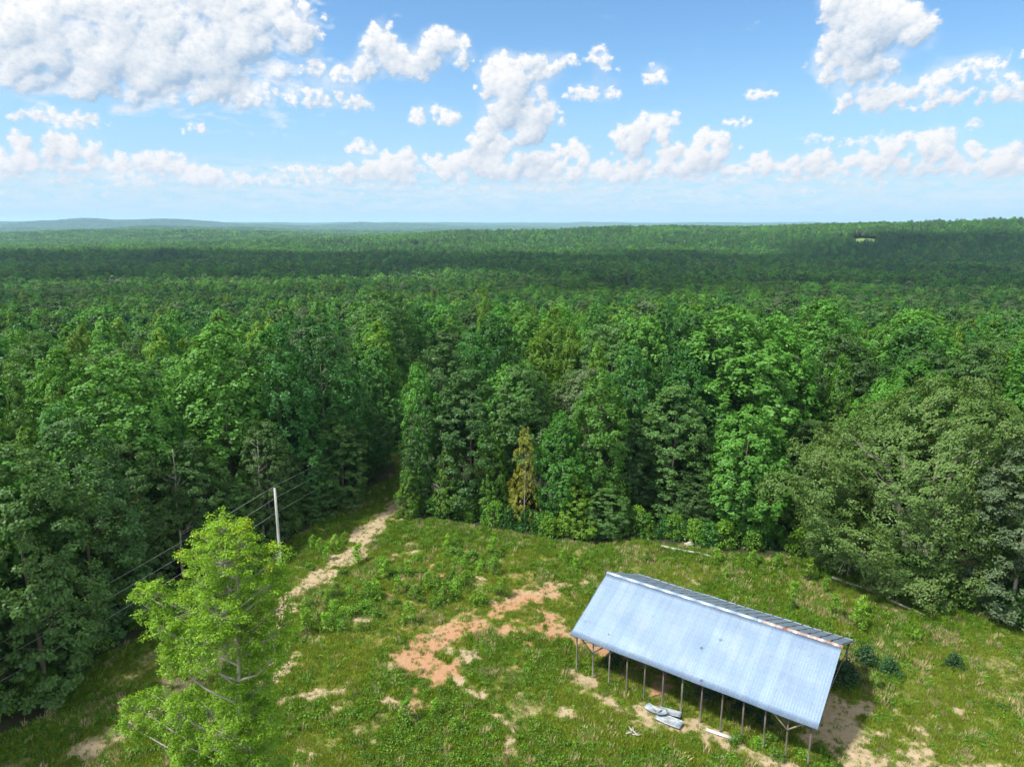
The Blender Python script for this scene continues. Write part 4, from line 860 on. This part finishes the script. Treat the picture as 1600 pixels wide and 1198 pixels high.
# ------------------------------------------------------------------ the lime-green tree close by
def lime_tree():
    Y0 = 36.0; top = at(352, 806, Y0); base = Vector((top.x + .3, Y0, gz(top.x, Y0)))
    o = empty('maple_tree', base); rng = np.random.default_rng(5); rr_ = random.Random(5)
    # limbs end in leafy clumps: (px, py, nearer/farther in m, clump radius in px)
    BL = [(352, 828, 0, 34), (330, 850, .5, 36), (375, 850, -.5, 36), (310, 870, 0, 30), (350, 880, -1, 44), (395, 880, .6, 34), (432, 868, 0, 24), (438, 905, .5, 28), (410, 920, -.6, 34), (360, 925, 1, 44), (320, 915, 1.2, 40),
          (222, 925, 0, 20), (245, 930, -.6, 26), (232, 950, .4, 22), (270, 950, .3, 30), (300, 955, -1, 40), (340, 965, -1.6, 46), (390, 960, 1.2, 42), (430, 955, .5, 30), (255, 985, -.7, 30), (285, 1005, .4, 36), (330, 1005, -1.8, 46), (380, 1000, 0, 44), (425, 995, -.5, 36), (445, 975, 1, 18),
          (270, 1035, 0, 28), (310, 1035, -.8, 30), (400, 1035, .8, 40), (360, 1050, 1.6, 20), (425, 1030, -.8, 26),
          (400, 1075, .4, 34), (375, 1085, -.5, 24), (240, 1085, .4, 18), (215, 1105, -.4, 24), (300, 1085, .8, 18), (255, 1110, .8, 34), (205, 1135, .4, 24), (225, 1145, 1, 26), (285, 1120, -.6, 36), (330, 1115, 1.6, 32), (395, 1115, .6, 40), (420, 1125, -.5, 24), (350, 1145, -1.4, 40),
          (385, 1160, -.6, 44), (320, 1165, 1, 30), (290, 1165, -1, 28), (420, 1165, .8, 26), (300, 1195, -.8, 34), (350, 1195, 0, 44), (400, 1195, -1, 40), (275, 1215, 0, 26), (330, 1235, .5, 60), (390, 1240, -.5, 60), (300, 1260, 1, 50), (440, 1200, .4, 18)]
    Vs, Fs, Ts, n0 = [], [], [], 0; mb = MB()
    dep = depth_of(Y0, 18)
    def trunk_at(z): f_ = (z - base.z) / (top.z - base.z); return Vector((base.x + (top.x - base.x) * f_ + .25 * math.sin(f_ * 9), Y0 + .25 * math.sin(f_ * 7 + 1), z))
    tz = np.linspace(base.z - .4, top.z - .6, 14); mb.tube([trunk_at(z) for z in tz], [.26 * (1 - .88 * k / 13) for k in range(14)], 8)
    for (px, py, dy, rp) in BL:
        c = at(px, py, Y0 + dy * 1.1); R = rp / FOC * dep
        L = max(.8, (Vector((c.x, c.y)) - Vector((top.x, Y0))).length); p0 = trunk_at(max(base.z + 6, c.z - .55 * L - .5))
        mid = p0.lerp(c, .5) + Vector((rr_.uniform(-.2, .2), rr_.uniform(-.2, .2), -.15 * L * .4)); mb.tube([p0, mid, c], [.075, .05, .02], 5)
        ntw = max(8, int((31 if py < 1000 else 42) * (rp / 32) ** 2))
        for k in range(ntw):                                         # twigs with their rosettes of leaves
            d = rng.normal(0, 1, 3) + np.array([0, 0, .45]); d /= np.linalg.norm(d); e = np.array(c) + d * R * rng.uniform(.45, 1.08) * np.array([1, 1, .85])
            mb.tube([c, (c + Vector(e)) / 2 + Vector((0, 0, -.03)), e], [.016, .011, .005], 3)
            nl = int(rng.integers(34, 52)); dd = nrm(rng.normal(0, 1, (nl, 3)) + np.array([0, 0, .4])); cen = e + dd * rng.uniform(.10, .34, (nl, 1)) * np.array([1.15, 1.15, .7])
            V, F_ = leaf_quads(cen, dd + np.array([0, 0, .9]), rng.uniform(.09, .155, nl), rng, .7)
            tint = np.clip(rng.uniform(.15, .7) + rng.normal(0, .12, nl) + (.24 if py < 880 else 0), 0, 1)
            Vs.append(V); Fs.append(F_ + n0); n0 += len(V); Ts.append(np.repeat(tint, 4))
    cr = link('crown', np_mesh('crown', np.concatenate(Vs), np.concatenate(Fs), (M['lime'],), {'tint': np.concatenate(Ts)}), o); cr.matrix_parent_inverse.identity(); cr.location = -base
    tr = mb.build('trunk', M['bark_pale'], o, True); tr.location = -base
    tag(o, 'airy lime-green tree with yellow top standing nearest, beside the dirt track', 'tree'); print('lime leaves', n0 // 4)
lime_tree()

# ------------------------------------------------------------------ pole line
M['pole'] = rough_mat('weathered_pole', (.46, .46, .44), (.34, .34, .33), 3, stretch=(1, 1, .1))
M['wire'] = rough_mat('wire', (.55, .55, .58), (.45, .45, .48), 3, .5, .6, bump=0)
M['ceramic'] = rough_mat('insulator', (.12, .12, .13), (.10, .10, .10), 3, .3, bump=0)
P0 = Vector((-29.3, 82.7, 0)); dirn = Vector((CORR_D.x, CORR_D.y, 0))
def pole(pos, h, label):
    z = gz(pos.x, pos.y); o = empty('utility_pole', (pos.x, pos.y, z)); mb = MB(); mb.tube([(0, 0, -1), (0, 0, h / 2), (0, 0, h)], [.19, .165, .14], 12); mb.build('post', M['pole'], o, True)
    mb = MB(); mb.tube([(0, 0, h), (0, 0, h + .12), (0, 0, h + .16), (0, 0, h + .3)], [.03, .03, .07, .06], 8); mb.build('insulator', M['ceramic'], o)
    tag(o, label, 'utility pole', 'utility poles along the track'); return z + h
PA, PB = P0 - dirn * 62, Vector((-16.8, 150, 0))
t0 = pole(P0, 10.1, 'bare grey wooden utility pole standing beside the track behind the lime tree')
# the next poles of the line stand out of view; the wires run to their heads
def wire(h, label):
    mb = MB(); A = Vector((PA.x, PA.y, gz(PA.x, PA.y) + 7.0 - h)); Bm = Vector((P0.x, P0.y, t0 + (.28 if h == 0 else 0) - h)); E = Vector((PB.x, PB.y, gz(PB.x, PB.y) + 9.6 - h))
    off = Vector((.18, .1, 0)) if h else Vector((0, 0, 0))
    for a, b_, sag in ((A, Bm, 1.1), (Bm, E, 1.0)):
        mb.tube([a.lerp(b_, k / 24) + off - Vector((0, 0, sag * 4 * (k / 24) * (1 - k / 24))) for k in range(25)], .015, 4)
    o = mb.build('power_line', M['wire']); tag(o, label, 'overhead wire', 'overhead wires on the utility pole')
wire(0, 'topmost of three wires, resting on the pole top'); wire(1.2, 'middle wire of three on the utility pole'); wire(3.1, 'lowest wire of three on the utility pole')

# ------------------------------------------------------------------ things lying about
def shape(name, mesh, loc, label, cat, group=None):
    o = link(name, mesh, None, loc); tag(o, label, cat, group); return o
M['sheet'] = rough_mat('loose_tin', (.52, .58, .62), (.22, .26, .31), 1.5, .5, .3)
def tin(name, cx, cy, L, Wd, rz, tilt, z, label, curl=.0):
    n = 26; xs = np.linspace(-L / 2, L / 2, 9); ys = np.linspace(-Wd / 2, Wd / 2, n); V = []
    for lay in (0, -.012):
        for a in xs:
            for j, b_ in enumerate(ys): V.append((a, b_, .025 * (j % 2) + curl * (a / L * 2) ** 2 + lay + .03 * math.sin(a * 2.1 + b_)))
    V = np.array(V); F_ = []; m_ = len(xs)
    for lay in (0, m_ * n):
        i = (np.arange(m_ - 1)[:, None] * n + np.arange(n - 1)[None, :]).ravel() + lay; F_.append(np.stack([i, i + 1, i + n + 1, i + n], 1))
    for r0 in (0, (m_ - 1) * n): i = np.arange(n - 1) + r0; F_.append(np.stack([i, i + 1, i + 1 + m_ * n, i + m_ * n], 1))
    for c0 in (0, n - 1): i = np.arange(m_ - 1) * n + c0; F_.append(np.stack([i, i + n, i + n + m_ * n, i + m_ * n], 1))
    o = link(name, np_mesh(name, V, np.concatenate(F_), (M['sheet'],))); x_, y_ = ground(cx, cy); o.location = (x_, y_, gz(x_, y_) + z); o.rotation_euler = (tilt[0], tilt[1], rz)
    tag(o, label, 'metal sheet', 'loose metal sheets beside the barn')
tin('metal_sheet', 1045, 1128, 2.3, 1.0, -.62, (.05, .03), .22, 'pale corrugated sheet lowest on the pile beside the barn', .05)
tin('metal_sheet', 1046, 1117, 2.0, .75, -.40, (-.05, .06), .34, 'corrugated sheet at the barn side of the pile', .04)
tin('metal_sheet', 1020, 1113, 1.5, .7, -.9, (.12, -.1), .36, 'bent sheet at the upper end of the metal pile', .12)
tin('metal_sheet', 1031, 1120, 1.2, .6, .1, (-.15, .2), .46, 'crumpled sheet thrown across the top of the metal pile', .2)
mb = MB(); x_, y_ = ground(1126, 1149); R_b = math.atan2(-.5, .86)
for dy, dz in ((0, .05), (.17, .07)): mb.beam((-1.25, dy, dz), (1.25, dy, dz), .15, .06)
o = mb.build('board', rough_mat('white_board', (.66, .65, .62), (.48, .47, .44), 2)); o.location = (x_, y_, gz(x_, y_) + .06); o.rotation_euler = (0, 0, R_b); tag(o, 'long whitish board lying on bare soil beside the barn posts', 'board')
mb = MB(); rq = random.Random(9)
for k in range(16):
    a, L = rq.uniform(0, 6.28), rq.uniform(.4, .9); c_ = Vector((rq.uniform(-.4, .4), rq.uniform(-.4, .4), rq.uniform(.08, .4))); d_ = Vector((math.cos(a), math.sin(a), rq.uniform(-.2, .3))) * L / 2
    mb.beam(c_ - d_, c_ + d_, rq.uniform(.06, .14), rq.uniform(.03, .08))
o = mb.build('scrap_heap', M['wood_pale']); x_, y_ = ground(990, 1147); o.location = (x_, y_, gz(x_, y_)); tag(o, 'small heap of grey wood scraps in tall grass near the metal sheets', 'debris')
def log(pts_px, r, label, mat='wood_pale', z=.25, group=None, name='fallen_log'):
    mb = MB(); ps = [Vector((*ground(*p), 0)) for p in pts_px]; b0 = ps[0].copy()
    fine = []
    for a, b_ in zip(ps[:-1], ps[1:]):
        for k in range(3): fine.append(a.lerp(b_, k / 3))
    fine.append(ps[-1]); mb.tube([p_ - b0 + Vector((0, 0, z + gz(p_.x, p_.y))) for p_ in fine], [r * (1 - .35 * k / len(fine)) for k in range(len(fine))], 8)
    o = mb.build(name, M[mat], None, True); o.location = b0; tag(o, label, 'log', group)
log([(1033, 856), (1062, 862), (1092, 867), (1122, 876)], .19, 'pale log lying at the foot of the wood behind the ridge of the barn', group='logs at the foot of the wood')
log([(1300, 905), (1330, 916), (1385, 934)], .17, 'long pale log under the olive-brown oak', group='logs at the foot of the wood')
log([(1392, 942), (1416, 952), (1448, 966)], .14, 'thin pale log end lying lower beside the longer log under the oak', group='logs at the foot of the wood')
mb = MB(); mb.box((0, 0, .3), (1.1, .7, .6)); mb.box((.2, .05, .66), (.55, .45, .12)); o = mb.build('stump', M['wood_pale']); x_, y_ = ground(1076, 855); o.location = (x_, y_, gz(x_, y_)); o.rotation_euler = (0.05, 0, .4); tag(o, 'pale squared stump beside the log behind the barn', 'stump')
mb = MB(); rq = random.Random(12)
for k in range(9):
    a = rq.uniform(-2.4, -.4); L = rq.uniform(2.5, 5); e = Vector((math.cos(a) * L, math.sin(a) * L * .6, rq.uniform(.3, 2.4)))
    mb.tube([(0, 1, 2.8), Vector((0, 1, 2.8)).lerp(e, .5) + Vector((0, 0, .7)), e], [.10, .06, .02], 5)
o = mb.build('dead_branch', M['wood_pale'], None, True); x_, y_ = ground(1335, 898); o.location = (x_, y_, gz(x_, y_)); tag(o, 'bleached fallen branch with bare twigs below the olive-brown oak', 'branch')

# far bits: meadow, two poles beside it, a distant white house
M['meadow'] = rough_mat('meadow', (.12, .22, .03), (.20, .28, .04), .05, bump=0)
M['field'] = rough_mat('bright_field', (.10, .18, .03), (.13, .21, .04), .02, bump=0)
def patch(name, key, mat, zup):
    a_, r_, hl, hw = GAPS[key]; a_ *= D2R; n, k_ = 40, 10; V = []
    for r in range(k_ + 1):
        for j in range(n):
            q = 6.2832 * j / n; u, v = math.cos(q) * hl * r / k_, math.sin(q) * hw * r / k_; x_, y_ = math.sin(a_) * (r_ + u) + math.cos(a_) * v, math.cos(a_) * (r_ + u) - math.sin(a_) * v
            V.append((x_, y_, float(terr(x_, y_)) + zup))
    F_ = [(r * n + j, (r + 1) * n + j, (r + 1) * n + (j + 1) % n, r * n + (j + 1) % n) for r in range(k_) for j in range(n)]
    tag(link(name, np_mesh(name, V, F_, (mat,), smooth=True)), kind='structure')
M['pit'] = rough_mat('pale_sand', (.62, .52, .36), (.50, .38, .24), .1, bump=0)
patch('meadow', 'meadow', M['meadow'], 1.5); patch('field', 'field', M['field'], 2.0); patch('sand', 'sand_pit', M['pit'], 2.0); patch('field', 'hay_field', M['field'], 3.0); patch('field', 'pasture', M['field'], 3.0); patch('field', 'clearcut', M['meadow'], 2.0)
def bear(a_, r_): x_, y_ = math.sin(a_ * D2R) * r_, math.cos(a_ * D2R) * r_; return Vector((x_, y_, float(terr(x_, y_))))
M['white_wall'] = rough_mat('white_clapboard', (.80, .80, .78), (.72, .72, .70), .5, bump=0); M['dark_roof'] = rough_mat('shingles', (.20, .19, .19), (.14, .13, .13), .5, bump=0); M['glass'] = rough_mat('window_glass', (.05, .06, .07), (.04, .05, .06), .5, .15, bump=0)
hp = bear(7.0, 2240); hs = empty('farmhouse', hp, .25); mb = MB(); mb.box((0, 0, 2.5), (18, 9, 7)); mb.build('wall', M['white_wall'], hs)
mb = MB(); i = len(mb.v); mb.v += [(-9.6, -5.2, 5.9), (9.6, -5.2, 5.9), (9.6, 0, 9), (-9.6, 0, 9), (-9.6, 5.2, 5.9), (9.6, 5.2, 5.9), (-9.6, 0, 5.9), (9.6, 0, 5.9)]
mb.f += [(0, 1, 2, 3), (3, 2, 5, 4), (0, 3, 6, 6), (4, 6, 3, 3), (1, 7, 2, 2), (5, 2, 7, 7), (0, 6, 7, 1), (6, 4, 5, 7)]; mb.f = [f_ for f_ in mb.f if len(set(f_)) == 4]; mb.build('roof', M['dark_roof'], hs)
for wx_ in (-6, -2, 2, 6): mb = MB(); mb.box((wx_, -4.55, 3.2), (1.2, .12, 1.7)); mb.build('window', M['glass'], hs)
tag(hs, 'tiny white farmhouse far off on the wooded ridge', 'house')
for a_, r_, lb in ((6.35, 672, 'thin pole at the left side of the small distant meadow'), (10.6, 690, 'thin pole at the right side of the small distant meadow')):
    q = bear(a_, r_); o = empty('distant_pole', q); mb = MB(); mb.tube([(0, 0, -1), (0, 0, 8), (0, 0, 15)], [.24, .2, .16], 8); mb.build('post', M['pole'], o); mb = MB(); mb.beam((-1.2, 0, 14), (1.2, 0, 14), .16); mb.build('crossarm', M['pole'], o); tag(o, lb, 'utility pole', 'poles by the distant meadow')

# ------------------------------------------------------------------ unique labels for trees and shrubs
ORD = ['first', 'second', 'third', 'fourth', 'fifth', 'sixth', 'seventh', 'eighth', 'ninth', 'tenth', 'eleventh', 'twelfth', 'thirteenth', 'fourteenth', 'fifteenth', 'sixteenth', 'seventeenth', 'eighteenth', 'nineteenth', 'twentieth']
def ordn(k):
    t_, u = (k + 1) // 10, (k + 1) % 10
    return ORD[k] if k < 20 else {2: 'twentieth', 3: 'thirtieth', 4: 'fortieth', 5: 'fiftieth', 6: 'sixtieth'}[t_] if u == 0 else {2: 'twenty', 3: 'thirty', 4: 'forty', 5: 'fifty', 6: 'sixty'}[t_] + '-' + ORD[u - 1]
def where_tree(px, r):
    band = 'at wood edge' if r < 104 else 'behind edge trees' if r < 125 else 'in middle rows' if r < 147 else 'in back rows'
    for lim, s in ((150, 'at far left'), (300, 'beyond the lime tree'), (480, 'above the utility pole'), (640, 'left of the track gap'), (800, 'right of the track gap'), (950, 'beyond the bare clay'), (1110, 'behind the barn ridge'), (1290, 'behind the barn middle'), (1450, 'behind the barn right end')):
        if px < lim: return band + ' ' + s
    return band + ' beyond the olive oak'
groups = {}
for tr in ALL_TREES:
    o, key, x, y, z, H, lb = tr; px, py = project(x, y, z + H * .8)
    if lb: tag(o, lb, TREE_TEXT[key][1], 'trees of the near wood')
    else: groups.setdefault((key, where_tree(px, math.hypot(x, y))), []).append((px, o))
for (key, wh), L in groups.items():
    L.sort(key=lambda q: q[0])
    for k, (px, o) in enumerate(L):
        tag(o, ('%s %s' % (TREE_TEXT[key][2], wh)) if len(L) == 1 else ('%s %s, %s from left' % (TREE_TEXT[key][2], wh, ordn(k))), TREE_TEXT[key][1], 'trees of the near wood')
SH_T = {'sapling': ('upright bright green sapling', 'sapling'), 'shrub': ('low light green shrub', 'shrub'), 'bush': ('dark green bush', 'bush'), 'edge': ('leafy undergrowth shrub', 'shrub')}
def where_shrub(x, y, kind):
    lx, ly = barn_local(x, y); px, py = project(x, y, 1)
    if -.5 < lx < BLEN + .5 and -1.5 < ly < BW: return 'under the barn roof' if ly > .3 else 'along the barn posts'
    if kind == 'edge': return 'at the foot of the left wood' if px < 630 else 'under the olive oak' if px > 1290 else 'at the foot of the wood behind the barn' if px > 940 else 'at the foot of the wood beyond the bare clay'
    if px < 560: return 'beside the dirt track'
    if px < 860: return 'among grass above the bare clay' if py < 1000 else 'in grass below the bare clay'
    return 'between the barn and the wood'
groups = {}
for o, kind, x, y, lb in SH:
    if lb: tag(o, lb, SH_T[kind][1])
    else: groups.setdefault((kind, where_shrub(x, y, kind)), []).append((project(x, y, 1)[0], o))
for (kind, wh), L in groups.items():
    L.sort(key=lambda q: q[0])
    for k, (px, o) in enumerate(L): tag(o, ('%s %s' % (SH_T[kind][0], wh)) if len(L) == 1 else ('%s %s, %s from left' % (SH_T[kind][0], wh, ordn(k))), SH_T[kind][1], 'shrubs of the clearing')

# ------------------------------------------------------------------ unseen clouds overhead, placed to shade the middle distance and dim the near wood
def vapour(name, opacity):
    m, t, out = mat_tree(name)
    d = t.new('ShaderNodeBsdfDiffuse'); d.inputs[0].default_value = (.9, .9, .9, 1); tp = t.new('ShaderNodeBsdfTransparent')
    mx = t.new('ShaderNodeMixShader'); mx.inputs[0].default_value = opacity; t.l.new(tp.outputs[0], mx.inputs[1]); t.l.new(d.outputs[0], mx.inputs[2]); t.l.new(mx.outputs[0], out.inputs[0]); return m
M['cloud'] = vapour('cloud_vapour', .56); M['dimming_cloud'] = vapour('dimming_cloud_vapour', .17)
def cloud(cx, cy, rx, ry, seed, label, zc=1000.0, mat='cloud'):
    # (cx, cy): the middle of its shadow on the land
    ox, oy = cx + SUND.x / SUND.z * zc, cy + SUND.y / SUND.z * zc
    nu, nv = 72, 24; V = []
    for j in range(nv + 1):
        ph = math.pi * j / nv
        for i in range(nu):
            a = 2 * math.pi * i / nu; d = Vector((math.sin(ph) * math.cos(a), math.sin(ph) * math.sin(a), math.cos(ph)))
            n_ = 1 + .62 * noise.fractal(d * 2.0 + Vector((seed * 3.1, 0, 0)), .6, 2.1, 5)
            V.append((d.x * rx * n_, d.y * ry * n_, (d.z * 130 if d.z > 0 else d.z * 40) * n_))
    F_ = [(j * nu + i, (j + 1) * nu + i, (j + 1) * nu + (i + 1) % nu, j * nu + (i + 1) % nu) for j in range(nv) for i in range(nu)]
    o = link('cloud', np_mesh('cloud', V, F_, (M[mat],), smooth=True), None, (ox, oy, zc)); tag(o, label, 'cloud', 'clouds overhead')
    o['kind'] = 'structure'
cloud(0, 60, 640, 520, 4, 'thin flat cloud added out of view to dim sun over clearing and near wood', mat='dimming_cloud')  # out of view; added so the far land gets more sun than the near
cloud(-620, 1080, 560, 360, 1, 'low cumulus overhead shading the left plantations')
cloud(290, 1040, 400, 380, 2, 'low cumulus overhead shading the central woods')
cloud(1020, 1400, 460, 300, 3, 'low cumulus overhead shading the right slope')

# ------------------------------------------------------------------ air
m, t, out = mat_tree('summer_haze')
pv = t.new('ShaderNodeVolumePrincipled'); pv.inputs['Color'].default_value = (.46, .71, 1.0, 1); pv.inputs['Density'].default_value = 6.4e-5; pv.inputs['Anisotropy'].default_value = .1
t.l.new(pv.outputs[0], out.inputs['Volume'])
mb = MB(); mb.box((0, 0, 0), (64000, 64000, 1)); hz = mb.build('haze', m)
me = hz.data; zlo, zhi = -125.0, 190.0
for v in me.vertices: v.co.z = zhi if v.co.z > 0 else zlo
tag(hz, kind='stuff')
